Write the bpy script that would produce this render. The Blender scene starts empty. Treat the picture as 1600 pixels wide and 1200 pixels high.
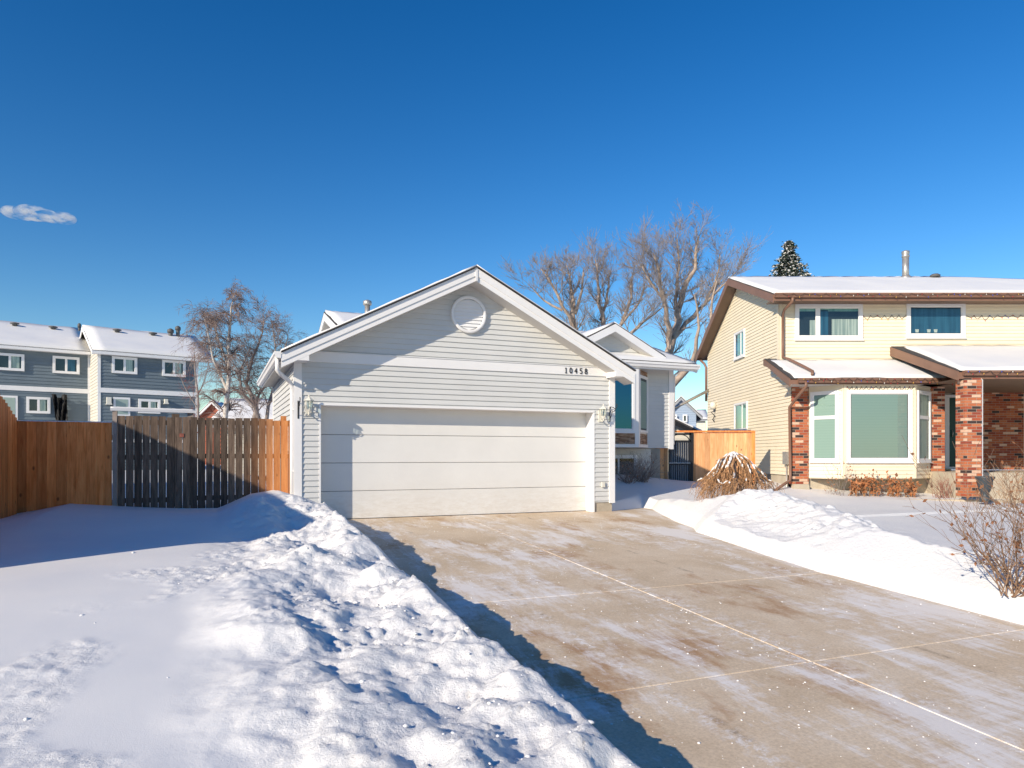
import bpy, math, random
import numpy as np
from mathutils import Vector
R=math.radians
sc=bpy.context.scene
# ------------------------------------------------------------------ camera, sky, sun, exposure
F=1100.0; YH=712.0; ZC=1.19                       # focal length in px of a 1600 px wide frame, horizon row, eye height
TH=math.atan(465/F); CT,ST=math.cos(TH),math.sin(TH)
cam=bpy.data.cameras.new('camera'); co=bpy.data.objects.new('camera',cam); sc.collection.objects.link(co)
co.location=(0,0,ZC); co.rotation_euler=(R(90),0,0)
cam.sensor_width=36; cam.lens=36*F/1600; cam.shift_y=(YH-600)/1600; cam.clip_start=.05; cam.clip_end=4000
sc.camera=co
SUN_EL=R(23.6); SUN_DIR=R(50.3)                  # light travels towards world angle SUN_DIR
wd=bpy.data.worlds.new('World'); sc.world=wd; wd.use_nodes=True
nt=wd.node_tree; bg=nt.nodes['Background']
sky=nt.nodes.new('ShaderNodeTexSky'); sky.sky_type='NISHITA'; sky.sun_disc=False
sky.sun_elevation=SUN_EL
az=SUN_DIR+math.pi                                # direction towards the sun (from +X, ccw)
sky.sun_rotation=math.pi/2-az                     # blender: clockwise from +Y
sky.altitude=700; sky.air_density=1.25; sky.dust_density=.15; sky.ozone_density=3.2
gm=nt.nodes.new('ShaderNodeGamma'); gm.inputs[1].default_value=1.22; hs=nt.nodes.new('ShaderNodeHueSaturation'); hs.inputs['Saturation'].default_value=1.27; hs.inputs['Hue'].default_value=.506; hs.inputs['Value'].default_value=1.0
nt.links.new(sky.outputs[0],gm.inputs[0]); nt.links.new(gm.outputs[0],hs.inputs['Color']); nt.links.new(hs.outputs[0],bg.inputs[0]); bg.inputs[1].default_value=.086
sc.cycles.volume_bounces=8
sl=bpy.data.lights.new('sun','SUN'); so=bpy.data.objects.new('sun',sl); sc.collection.objects.link(so)
sl.energy=4.9; sl.angle=R(.5); sl.color=(1,.875,.70)
so.rotation_euler=Vector((math.cos(SUN_DIR)*math.cos(SUN_EL),math.sin(SUN_DIR)*math.cos(SUN_EL),-math.sin(SUN_EL))).to_track_quat('-Z','Y').to_euler()
so.location=(-20,-20,30)
vs=sc.view_settings; vs.view_transform='Standard'; vs.look='None'; vs.gamma=1; vs.exposure=.20
# ------------------------------------------------------------------ helpers
def uvw(u,v,z=0): return (u*CT-v*ST, u*ST+v*CT, z)
def px_uv(x,y,V):                                 # point of the plane v=V (garage axes)
    dx=(x-800)/F; t=V/(-dx*ST+CT); return t*(dx*CT+ST), ZC+(YH-y)/F*t
def px_u(x,y,U):
    dx=(x-800)/F; t=U/(dx*CT+ST); return t*(-dx*ST+CT), ZC+(YH-y)/F*t
def px(x,y,Y): return ((x-800)/F*Y, Y, ZC+(YH-y)/F*Y)
class Fr:                                         # wall frame: s along the wall, d outwards, z up
    def __init__(s,o,ds,dd): s.o=o; s.ds=ds; s.dd=dd
    def __call__(f,s,d,z): return (f.o[0]+f.ds[0]*s+f.dd[0]*d, f.o[1]+f.ds[1]*s+f.dd[1]*d, z)
def gfront(V): o=uvw(0,V); return Fr(o,(CT,ST),(ST,-CT))            # garage axes, facing the street
def gleft(U): o=uvw(U,0); return Fr(o,(-ST,CT),(-CT,-ST))           # s = v, faces left
def gright(U): o=uvw(U,0); return Fr(o,(-ST,CT),(CT,ST))
def wfront(Y): return Fr((0,Y),(1,0),(0,-1))
def wleft(X): return Fr((X,0),(0,1),(-1,0))
def wright(X): return Fr((X,0),(0,1),(1,0))
def seg(p,q):                                     # frame of a wall running p -> q, outward = right-hand side of travel
    l=math.hypot(q[0]-p[0],q[1]-p[1]); dx,dy=(q[0]-p[0])/l,(q[1]-p[1])/l
    return Fr(p,(dx,dy),(dy,-dx)), l
def link(o): sc.collection.objects.link(o); return o
def tag(o,label=None,cat=None,group=None,kind=None):
    if label:o['label']=label
    if cat:o['category']=cat
    if group:o['group']=group
    if kind:o['kind']=kind
    return o
def thing(name,loc,label,cat,group=None):
    o=link(bpy.data.objects.new(name,None)); o.location=loc; o.empty_display_size=.2
    return tag(o,label,cat,group)
rnd=random.Random(7)
class MB:
    def __init__(s): s.v=[]; s.f=[]; s.m=[]; s.r=[]; s.c=.5; s.mi=0; s.sm=[]; s.cs=[]
    def face(s,pts,m=None,smooth=False):
        n=len(s.v); s.cs.append((n,len(s.f))); s.v.extend(pts); s.f.append(tuple(range(n,n+len(pts)))); s.m.append(s.mi if m is None else m); s.r.append(s.c); s.sm.append(smooth)
    def quads(s,vs,fs,m=None,smooth=False):
        n=len(s.v); s.cs.append((n,len(s.f))); s.v.extend(vs)
        for f in fs: s.f.append(tuple(n+i for i in f)); s.m.append(s.mi if m is None else m); s.r.append(s.c); s.sm.append(smooth)
    def rr(s): s.c=rnd.random(); return s
    def box(s,f,s0,s1,d0,d1,z0,z1,m=None):
        P=[f(a,b,c) for c in (z0,z1) for b in (d0,d1) for a in (s0,s1)]
        s.quads(P,[(0,1,3,2),(4,6,7,5),(0,4,5,1),(2,3,7,6),(0,2,6,4),(1,5,7,3)],m)
    def prism(s,f,pts,d0,d1,m=None):              # polygon in (s,z) extruded along d
        n=len(pts); P=[f(a,d0,b) for a,b in pts]+[f(a,d1,b) for a,b in pts]
        s.quads(P,[tuple(range(n)),tuple(range(2*n-1,n-1,-1))]+[(i,i+n,(i+1)%n+n,(i+1)%n) for i in range(n)],m)
    def hprism(s,pts,z0,z1,m=None):               # world polygon in (x,y)
        n=len(pts); P=[(a,b,z0) for a,b in pts]+[(a,b,z1) for a,b in pts]
        s.quads(P,[tuple(range(n)),tuple(range(2*n-1,n-1,-1))]+[(i,i+n,(i+1)%n+n,(i+1)%n) for i in range(n)],m)
    def slab(s,c4,th,m=None):                     # thick sheet below four corner points
        P=[tuple(p) for p in c4]+[(p[0],p[1],p[2]-th) for p in c4]
        s.quads(P,[(0,1,2,3),(7,6,5,4)]+[(i,i+4,(i+1)%4+4,(i+1)%4) for i in range(4)],m)
    def tube(s,pts,rs,n=6,m=None,smooth=True,caps=True):
        k=len(pts); 
        if not hasattr(rs,'__len__'): rs=[rs]*k
        vs=[]; fs=[]; up=None
        for i,p in enumerate(pts):
            a=pts[max(i-1,0)]; b=pts[min(i+1,k-1)]
            d=Vector((b[0]-a[0],b[1]-a[1],b[2]-a[2]))
            if d.length<1e-9: d=Vector((0,0,1))
            d.normalize()
            if up is None: up=Vector((0,0,1)) if abs(d.z)<.9 else Vector((1,0,0))
            x=up.cross(d)
            if x.length<1e-4: x=Vector((1,.3,.1)).cross(d)
            x.normalize(); y=d.cross(x); up=y
            for j in range(n):
                t=2*math.pi*j/n; q=x*math.cos(t)*rs[i]+y*math.sin(t)*rs[i]
                vs.append((p[0]+q.x,p[1]+q.y,p[2]+q.z))
        for i in range(k-1):
            for j in range(n): fs.append((i*n+j,i*n+(j+1)%n,(i+1)*n+(j+1)%n,(i+1)*n+j))
        if caps: fs.append(tuple(range(n-1,-1,-1))); fs.append(tuple(range((k-1)*n,k*n)))
        s.quads(vs,fs,m,smooth)
    def lathe(s,c,prof,n=16,m=None,smooth=True):
        vs=[];fs=[]
        for r,z in prof:
            for j in range(n): t=2*math.pi*j/n; vs.append((c[0]+r*math.cos(t),c[1]+r*math.sin(t),c[2]+z))
        for i in range(len(prof)-1):
            for j in range(n): fs.append((i*n+j,i*n+(j+1)%n,(i+1)*n+(j+1)%n,(i+1)*n+j))
        fs.append(tuple(range(n-1,-1,-1))); fs.append(tuple(range((len(prof)-1)*n,len(prof)*n)))
        s.quads(vs,fs,m,smooth)
    def siding(s,f,poly,z0=0.0,h=.102,dep=.019,seams=True):
        zs=[p[1] for p in poly]; a=math.floor((min(zs)-z0)/h); b=math.ceil((max(zs)-z0)/h)
        for k in range(a,b):
            lo=max(z0+k*h,min(zs)); hi=min(z0+(k+1)*h,max(zs))
            if hi-lo<.004: continue
            q=clip(clip(poly,lo,1),hi,-1)
            if len(q)<3: continue
            s.c=rnd.random()*.5+.25
            dd=lambda z: dep*(1-(z-(z0+k*h))/h)+.003
            s.face([f(p[0],dd(p[1]),p[1]) for p in q])
            bt=[p[0] for p in q if abs(p[1]-lo)<1e-6]
            if len(bt)>=2: s.face([f(min(bt),dd(lo),lo),f(max(bt),dd(lo),lo),f(max(bt),.001,lo),f(min(bt),.001,lo)])
    def chunks(s):
        st=s.cs+[(len(s.v),len(s.f))]
        return [(a[0],b[0],a[1],b[1]) for a,b in zip(st[:-1],st[1:])]
    def build(s,name,mats,parent=None,bevel=0,recalc=True):
        me=bpy.data.meshes.new(name)
        if not isinstance(mats,(list,tuple)): mats=[mats]
        for m in mats: me.materials.append(m)
        me.from_pydata(s.v,[],s.f)
        me.polygons.foreach_set('material_index',s.m); me.polygons.foreach_set('use_smooth',s.sm)
        at=me.attributes.new('rnd','FLOAT','FACE'); at.data.foreach_set('value',s.r)
        o=link(bpy.data.objects.new(name,me))
        if recalc and len(s.f)<60000:
            import bmesh
            bm=bmesh.new(); bm.from_mesh(me); bmesh.ops.recalc_face_normals(bm,faces=bm.faces); bm.to_mesh(me); bm.free()
        me.update()
        if parent is not None:
            l=parent.location.copy(); pp=parent.parent
            while pp is not None: l=l+pp.location; pp=pp.parent
            o.parent=parent; o.location=-l
        else:
            # put the origin at the base of the thing
            xs=np.array(s.v); c=Vector(((xs[:,0].min()+xs[:,0].max())/2,(xs[:,1].min()+xs[:,1].max())/2,xs[:,2].min()))
            me.transform(__import__('mathutils').Matrix.Translation(-c)); o.location=c
        if bevel: b=o.modifiers.new('b','BEVEL'); b.width=bevel; b.segments=2; b.limit_method='ANGLE'
        return o
def build_each(mb,name,mats,parent):
    # one object per group of pieces that touch
    ch=mb.chunks(); bb=[]
    for (v0,v1,f0,f1) in ch:
        a=np.array(mb.v[v0:v1]); bb.append([a.min(0)-.02,a.max(0)+.02])
    g=list(range(len(ch)))
    def root(i):
        while g[i]!=i: i=g[i]
        return i
    for i in range(len(ch)):
        for j in range(i):
            if np.all(bb[i][0]<=bb[j][1]) and np.all(bb[j][0]<=bb[i][1]): g[root(i)]=root(j)
    out=[]
    for r_ in sorted(set(root(i) for i in range(len(ch)))):
        m=MB()
        for i,(v0,v1,f0,f1) in enumerate(ch):
            if root(i)==r_:
                o=len(m.v)-v0; m.v+=mb.v[v0:v1]; m.f+=[tuple(k+o for k in f) for f in mb.f[f0:f1]]; m.m+=mb.m[f0:f1]; m.r+=mb.r[f0:f1]; m.sm+=mb.sm[f0:f1]
        out.append(m.build(name,mats,parent))
    return out
def clip(poly,z,sgn):
    out=[]; n=len(poly)
    for i in range(n):
        a,b=poly[i],poly[(i+1)%n]; ia=(a[1]-z)*sgn>=-1e-9; ib=(b[1]-z)*sgn>=-1e-9
        if ia: out.append(a)
        if ia!=ib:
            t=(z-a[1])/(b[1]-a[1]); out.append((a[0]+(b[0]-a[0])*t,z))
    return out
# ------------------------------------------------------------------ materials
def new(name):
    m=bpy.data.materials.new(name); m.use_nodes=True; n=m.node_tree
    return m,n,n.nodes['Principled BSDF'],lambda a,b:n.links.new(a,b)
def nd(n,t,**k):
    x=n.nodes.new('ShaderNode'+t)
    for a,b in k.items():
        if a in x.inputs: x.inputs[a].default_value=b
        else: setattr(x,a,b)
    return x
def ramp(n,fac,stops,interp='LINEAR'):
    r=n.nodes.new('ShaderNodeValToRGB'); r.color_ramp.interpolation=interp
    e=r.color_ramp.elements
    while len(e)<len(stops): e.new(.5)
    for i,(p,c) in enumerate(stops): e[i].position=p; e[i].color=tuple(c)+(1,) if len(c)==3 else c
    n.links.new(fac,r.inputs[0]); return r
def coords(n,scale=(1,1,1),rotz=0):
    t=nd(n,'TexCoord'); g=nd(n,'NewGeometry'); mp=nd(n,'Mapping'); mp.inputs['Scale'].default_value=scale; mp.inputs['Rotation'].default_value=(0,0,rotz)
    n.links.new(g.outputs['Position'],mp.inputs[0]); return mp.outputs[0]
def mul(c,k): return tuple(x*k for x in c)
def plain(name,col,rough=.5,var=.08,scale=3,spec=.4,bump=0,bscale=60,rv=.0,metal=0):
    m,n,b,L=new(name)
    co_=coords(n); nz=nd(n,'TexNoise',Scale=scale,Detail=6.0,Roughness=.6); L(co_,nz.inputs['Vector'])
    r=ramp(n,nz.outputs[0],[(.3,mul(col,1-var)),(.7,mul(col,1+var))])
    out=r.outputs[0]
    if rv:
        a=nd(n,'Attribute',attribute_name='rnd'); mr=nd(n,'MapRange'); mr.inputs[3].default_value=1-rv; mr.inputs[4].default_value=1+rv; L(a.outputs['Fac'],mr.inputs[0])
        mx=nd(n,'VectorMath',operation='SCALE'); L(out,mx.inputs[0]); L(mr.outputs[0],mx.inputs['Scale']); out=mx.outputs[0]
    L(out,b.inputs['Base Color']); b.inputs['Roughness'].default_value=rough; b.inputs['Specular IOR Level'].default_value=spec; b.inputs['Metallic'].default_value=metal
    if bump:
        n2=nd(n,'TexNoise',Scale=bscale,Detail=4.0); L(co_,n2.inputs['Vector']); bp=nd(n,'Bump',Strength=bump,Distance=.01); L(n2.outputs[0],bp.inputs['Height']); L(bp.outputs[0],b.inputs['Normal'])
    return m
def wood(name,c1,c2,grey=None,rough=.75):
    m,n,b,L=new(name)
    v=coords(n,(14,14,1.3)); a=nd(n,'Attribute',attribute_name='rnd')
    off=nd(n,'VectorMath',operation='ADD'); cb=nd(n,'CombineXYZ'); ml=nd(n,'Math',operation='MULTIPLY'); ml.inputs[1].default_value=57.0
    L(a.outputs['Fac'],ml.inputs[0]); L(ml.outputs[0],cb.inputs[2]); L(ml.outputs[0],cb.inputs[0]); L(v,off.inputs[0]); L(cb.outputs[0],off.inputs[1])
    nz=nd(n,'TexNoise',Scale=1.6,Detail=8.0,Roughness=.65,Distortion=.6); L(off.outputs[0],nz.inputs['Vector'])
    r=ramp(n,nz.outputs[0],[(.3,c1),(.68,c2)])
    vk=nd(n,'Mapping'); vk.inputs['Scale'].default_value=(.35,.35,2.2); L(off.outputs[0],vk.inputs[0])
    vo=nd(n,'TexVoronoi',Scale=1.1); L(vk.outputs[0],vo.inputs['Vector'])
    kr=ramp(n,vo.outputs['Distance'],[(.05,(.12,.12,.12)),(.14,(1,1,1))])
    mx=nd(n,'Mix',data_type='RGBA',blend_type='MULTIPLY'); mx.inputs[0].default_value=.75; L(r.outputs[0],mx.inputs[6]); L(kr.outputs[0],mx.inputs[7])
    mr=nd(n,'MapRange'); mr.inputs[3].default_value=.62; mr.inputs[4].default_value=1.25; L(a.outputs['Fac'],mr.inputs[0])
    sc_=nd(n,'VectorMath',operation='SCALE'); L(mx.outputs[2],sc_.inputs[0]); L(mr.outputs[0],sc_.inputs['Scale'])
    out=sc_.outputs[0]
    if grey:
        # weathering fades along the fence: silver-grey on one end, fresh cedar near the house
        g=nd(n,'NewGeometry'); dp=nd(n,'VectorMath',operation='DOT_PRODUCT'); dp.inputs[1].default_value=(CT,ST,0); L(g.outputs['Position'],dp.inputs[0])
        n3=nd(n,'TexNoise',Scale=2.0); ad=nd(n,'Math',operation='ADD'); L(dp.outputs['Value'],ad.inputs[0]); L(n3.outputs[0],ad.inputs[1])
        m2=nd(n,'MapRange'); m2.inputs[1].default_value=.85; m2.inputs[2].default_value=1.5; L(ad.outputs[0],m2.inputs[0])
        gr=ramp(n,nz.outputs[0],[(.3,grey[0]),(.7,grey[1])])
        gs=nd(n,'VectorMath',operation='SCALE'); L(gr.outputs[0],gs.inputs[0]); L(mr.outputs[0],gs.inputs['Scale'])
        m3=nd(n,'Mix',data_type='RGBA'); L(m2.outputs[0],m3.inputs[0]); L(gs.outputs[0],m3.inputs[6]); L(out,m3.inputs[7]); out=m3.outputs[2]
    L(out,b.inputs['Base Color']); b.inputs['Roughness'].default_value=rough; b.inputs['Specular IOR Level'].default_value=.25
    bp=nd(n,'Bump',Strength=.35,Distance=.004); L(nz.outputs[0],bp.inputs['Height']); L(bp.outputs[0],b.inputs['Normal'])
    return m
def snow_mat(name,s=1.0,grain=.35,mask=False):
    m,n,b,L=new(name); v=coords(n)
    n0=nd(n,'TexNoise',Scale=.9,Detail=5.0); L(v,n0.inputs['Vector'])
    r=ramp(n,n0.outputs[0],[(.3,(.75,.75,.755)),(.7,(.83,.815,.79))]); L(r.outputs[0],b.inputs['Base Color'])
    b.inputs['Roughness'].default_value=.55; b.inputs['Specular IOR Level'].default_value=.25
    n1=nd(n,'TexNoise',Scale=22.0*s,Detail=8.0,Roughness=.7); n2=nd(n,'TexNoise',Scale=160.0*s,Detail=3.0); L(v,n1.inputs['Vector']); L(v,n2.inputs['Vector'])
    b1=nd(n,'Bump',Strength=grain,Distance=.02)
    if mask:
        at=nd(n,'Attribute',attribute_name='lumpy'); mr=nd(n,'MapRange'); mr.inputs[3].default_value=.06; mr.inputs[4].default_value=.8; L(at.outputs['Fac'],mr.inputs[0]); L(mr.outputs[0],b1.inputs['Strength']); b1.inputs['Distance'].default_value=.02; b2=nd(n,'Bump',Strength=grain*.8,Distance=.004); L(n1.outputs[0],b1.inputs['Height']); L(n2.outputs[0],b2.inputs['Height']); L(b1.outputs[0],b2.inputs['Normal']); L(b2.outputs[0],b.inputs['Normal'])
    return m
def brick_mat(name):
    m,n,b,L=new(name); g=nd(n,'NewGeometry'); sp=nd(n,'SeparateXYZ'); L(g.outputs['Position'],sp.inputs[0])
    ad=nd(n,'Math',operation='ADD'); L(sp.outputs[0],ad.inputs[0]); L(sp.outputs[1],ad.inputs[1]); cb=nd(n,'CombineXYZ'); L(ad.outputs[0],cb.inputs[0]); L(sp.outputs[2],cb.inputs[1])
    t=nd(n,'TexBrick'); t.inputs['Color1'].default_value=(0,0,0,1); t.inputs['Color2'].default_value=(1,1,1,1); t.inputs['Mortar'].default_value=(.5,.5,.5,1)
    t.inputs['Scale'].default_value=1; t.inputs['Mortar Size'].default_value=.005; t.inputs['Brick Width'].default_value=.22; t.inputs['Row Height'].default_value=.07; L(cb.outputs[0],t.inputs['Vector'])
    r=ramp(n,t.outputs['Color'],[(0,(.36,.080,.032)),(.20,(.44,.125,.048)),(.44,(.27,.055,.028)),(.60,(.045,.028,.025)),(.72,(.46,.15,.065)),(.87,(.66,.42,.29))],'CONSTANT')
    nz=nd(n,'TexNoise',Scale=25.0,Detail=4.0); L(g.outputs['Position'],nz.inputs['Vector'])
    mr=nd(n,'MapRange'); mr.inputs[3].default_value=.7; mr.inputs[4].default_value=1.3; L(nz.outputs[0],mr.inputs[0])
    s_=nd(n,'VectorMath',operation='SCALE'); L(r.outputs[0],s_.inputs[0]); L(mr.outputs[0],s_.inputs['Scale'])
    mx=nd(n,'Mix',data_type='RGBA'); L(t.outputs['Fac'],mx.inputs[0]); L(s_.outputs[0],mx.inputs[6]); mx.inputs[7].default_value=(.34,.27,.21,1); L(mx.outputs[2],b.inputs['Base Color'])
    b.inputs['Roughness'].default_value=.85
    iv=nd(n,'Math',operation='SUBTRACT'); iv.inputs[0].default_value=1; L(t.outputs['Fac'],iv.inputs[1]); bp=nd(n,'Bump',Strength=.7,Distance=.012); L(iv.outputs[0],bp.inputs['Height']); L(bp.outputs[0],b.inputs['Normal'])
    return m
def stone_mat(name):
    m,n,b,L=new(name); v=coords(n,(7,7,24))
    t=nd(n,'TexVoronoi',Scale=1.0); L(v,t.inputs['Vector']); sp=nd(n,'SeparateColor'); L(t.outputs['Color'],sp.inputs[0])
    r=ramp(n,sp.outputs[0],[(0,(.16,.09,.055)),(.5,(.30,.18,.11)),(.8,(.42,.30,.21)),(1,(.20,.15,.12))]); L(r.outputs[0],b.inputs['Base Color'])
    bp=nd(n,'Bump',Strength=1,Distance=.03); bp.invert=True; L(t.outputs['Distance'],bp.inputs['Height']); L(bp.outputs[0],b.inputs['Normal']); b.inputs['Roughness'].default_value=.9
    return m
def glass_mat(name,tint=(.75,.9,.92),refl=.28,top=1.0,gcol=(.92,.96,1)):
    m=bpy.data.materials.new(name); m.use_nodes=True; n=m.node_tree; n.nodes.clear(); L=n.links.new
    o=nd(n,'OutputMaterial'); a=nd(n,'BsdfTransparent'); a.inputs[0].default_value=tint+(1,); g=nd(n,'BsdfGlossy'); g.inputs['Roughness'].default_value=.01; g.inputs[0].default_value=gcol+(1,)
    lw=nd(n,'LayerWeight',Blend=.35); mr=nd(n,'MapRange'); mr.inputs[3].default_value=refl; mr.inputs[4].default_value=top; mx=nd(n,'MixShader')
    v=coords(n); nz=nd(n,'TexNoise',Scale=2.2); L(v,nz.inputs['Vector']); bp=nd(n,'Bump',Strength=.12,Distance=.01); L(nz.outputs[0],bp.inputs['Height']); L(bp.outputs[0],g.inputs['Normal'])
    L(lw.outputs['Fresnel'],mr.inputs[0]); L(mr.outputs[0],mx.inputs[0]); L(a.outputs[0],mx.inputs[1]); L(g.outputs[0],mx.inputs[2]); L(mx.outputs[0],o.inputs[0])
    return m
def drapes(name,c1,c2,sx=30):
    m,n,b,L=new(name); v=coords(n,(sx,sx,.6)); nz=nd(n,'TexNoise',Scale=1.0,Detail=3.0); L(v,nz.inputs['Vector'])
    r=ramp(n,nz.outputs[0],[(.35,c1),(.65,c2)]); L(r.outputs[0],b.inputs['Base Color']); b.inputs['Roughness'].default_value=.9; return m
def blind_mat(name,c):
    m,n,b,L=new(name); v=coords(n); w=nd(n,'TexWave',Scale=4.4,Distortion=.1); w.bands_direction='Z'; L(v,w.inputs['Vector'])
    r=ramp(n,w.outputs[0],[(0,mul(c,.95)),(.5,c)]); L(r.outputs[0],b.inputs['Base Color']); b.inputs['Roughness'].default_value=.8; return m
def concrete_drive():
    m,n,b,L=new('driveway_concrete'); v=coords(n,rotz=-TH); 
    n1=nd(n,'TexNoise',Scale=1.1,Detail=8.0,Roughness=.62); L(v,n1.inputs['Vector'])
    r1=ramp(n,n1.outputs[0],[(.28,(.55,.425,.285)),(.5,(.66,.525,.375)),(.72,(.73,.61,.465))])
    n1b=nd(n,'TexNoise',Scale=45.0,Detail=6.0,Roughness=.7); L(v,n1b.inputs['Vector']); r1b=ramp(n,n1b.outputs[0],[(.25,(.72,.72,.72)),(.7,(1.12,1.12,1.12))])
    m0=nd(n,'Mix',data_type='RGBA',blend_type='MULTIPLY'); m0.inputs[0].default_value=1; L(r1.outputs[0],m0.inputs[6]); L(r1b.outputs[0],m0.inputs[7])
    # brown rust and oil stains
    mp=nd(n,'Mapping'); mp.inputs['Scale'].default_value=(1.0,.55,1); mp.inputs['Location'].default_value=(3.1,1.7,0); L(v,mp.inputs[0])
    n2=nd(n,'TexNoise',Scale=1.3,Detail=7.0,Roughness=.68); L(mp.outputs[0],n2.inputs['Vector']); r2=ramp(n,n2.outputs[0],[(.55,(0,0,0)),(.68,(.75,.75,.75))])
    m1=nd(n,'Mix',data_type='RGBA'); L(r2.outputs[0],m1.inputs[0]); L(m0.outputs[2],m1.inputs[6]); m1.inputs[7].default_value=(.36,.185,.075,1)
    # thin packed snow left by the shovel, in long streaks and worn patches
    mp3=nd(n,'Mapping'); mp3.inputs['Scale'].default_value=(1.5,.42,1); L(v,mp3.inputs[0])
    n3=nd(n,'TexNoise',Scale=1.5,Detail=12.0,Roughness=.78,Distortion=.25); L(mp3.outputs[0],n3.inputs['Vector'])
    n4=nd(n,'TexNoise',Scale=.45,Detail=3.0); L(v,n4.inputs['Vector'])
    mp5=nd(n,'Mapping'); mp5.inputs['Scale'].default_value=(.5,9,1); L(v,mp5.inputs[0]); n5=nd(n,'TexNoise',Scale=1.6,Detail=8.0,Roughness=.75); L(mp5.outputs[0],n5.inputs['Vector'])
    a1=nd(n,'Math',operation='MULTIPLY_ADD'); a1.inputs[1].default_value=.55; L(n4.outputs[0],a1.inputs[0]); L(n3.outputs[0],a1.inputs[2])
    a2=nd(n,'Math',operation='MULTIPLY_ADD'); a2.inputs[1].default_value=.25; L(n5.outputs[0],a2.inputs[0]); L(a1.outputs[0],a2.inputs[2])
    r3=ramp(n,a2.outputs[0],[(.94,(0,0,0)),(1.0,(.42,.42,.42))]); 
    sh=nd(n,'Math',operation='SUBTRACT'); sh.inputs[1].default_value=.0; 
    mr=nd(n,'MapRange'); mr.inputs[1].default_value=.905; mr.inputs[2].default_value=1.03; mr.inputs[4].default_value=.72; L(a2.outputs[0],mr.inputs[0])
    # a scuffed dark tyre line
    s9=nd(n,'SeparateXYZ'); L(v,s9.inputs[0]); dk=None
    for c_ in (5.72,3.05):
        w1_=nd(n,'TexNoise',Scale=1.2); L(v,w1_.inputs[0]); a9=nd(n,'Math',operation='MULTIPLY_ADD'); a9.inputs[1].default_value=.10; L(w1_.outputs[0],a9.inputs[0]); L(s9.outputs[0],a9.inputs[2]); b9=nd(n,'Math',operation='SUBTRACT'); b9.inputs[1].default_value=c_; L(a9.outputs[0],b9.inputs[0]); c9=nd(n,'Math',operation='ABSOLUTE'); L(b9.outputs[0],c9.inputs[0]); d9=nd(n,'MapRange'); d9.inputs[1].default_value=.0; d9.inputs[2].default_value=.05; d9.inputs[3].default_value=1; d9.inputs[4].default_value=0; L(c9.outputs[0],d9.inputs[0])
        e9=nd(n,'TexNoise',Scale=2.6,Detail=9.0,Roughness=.8); L(v,e9.inputs[0]); f9=ramp(n,e9.outputs[0],[(.5,(0,0,0)),(.66,(.8,.8,.8))]); g9=nd(n,'Math',operation='MULTIPLY'); L(d9.outputs[0],g9.inputs[0]); L(f9.outputs[0],g9.inputs[1])
        h9=nd(n,'Mix',data_type='RGBA'); L(g9.outputs[0],h9.inputs[0]); L(m1.outputs[2] if dk is None else dk.outputs[2],h9.inputs[6]); h9.inputs[7].default_value=(.13,.09,.06,1); dk=h9
    m1=dk
    # frost caught along the tooled joints and tyre lines
    sp_=nd(n,'SeparateXYZ'); L(v,sp_.inputs[0]); fr=None
    for c_,wd_ in ((4.475,.16),(6.95,.10),(2.95,.06)):
        q1=nd(n,'Math',operation='SUBTRACT'); q1.inputs[1].default_value=c_; L(sp_.outputs[0],q1.inputs[0]); q2=nd(n,'Math',operation='ABSOLUTE'); L(q1.outputs[0],q2.inputs[0]); q3=nd(n,'MapRange'); q3.inputs[1].default_value=0; q3.inputs[2].default_value=wd_*2.2; q3.inputs[3].default_value=1; q3.inputs[4].default_value=0; L(q2.outputs[0],q3.inputs[0])
        if fr is None: fr=q3.outputs[0]
        else: q4=nd(n,'Math',operation='MAXIMUM'); L(fr,q4.inputs[0]); L(q3.outputs[0],q4.inputs[1]); fr=q4.outputs[0]
    n6=nd(n,'TexNoise',Scale=9.0,Detail=10.0,Roughness=.8); L(v,n6.inputs['Vector']); r6=ramp(n,n6.outputs[0],[(.48,(0,0,0)),(.6,(.9,.9,.9))]); q5=nd(n,'Math',operation='MULTIPLY'); L(fr,q5.inputs[0]); L(r6.outputs[0],q5.inputs[1]); q6=nd(n,'Math',operation='MAXIMUM'); L(q5.outputs[0],q6.inputs[0]); L(mr.outputs[0],q6.inputs[1])
    m3=nd(n,'Mix',data_type='RGBA'); L(q6.outputs[0],m3.inputs[0]); L(m1.outputs[2],m3.inputs[6]); m3.inputs[7].default_value=(.84,.82,.81,1)
    L(m3.outputs[2],b.inputs['Base Color']); b.inputs['Roughness'].default_value=.8; b.inputs['Specular IOR Level'].default_value=.3
    bp=nd(n,'Bump',Strength=.25,Distance=.006); L(n1b.outputs[0],bp.inputs['Height']); L(bp.outputs[0],b.inputs['Normal'])
    return m
M={}
M['snow']=snow_mat('snow',1,.35,True); M['snow_roof']=snow_mat('roof_snow',.6,.2)
M['white']=plain('white_trim',(.80,.79,.78),.45,.03,2); M['door']=plain('white_door',(.74,.73,.70),.5,.03,1.5,bump=.12,bscale=40)
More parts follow.
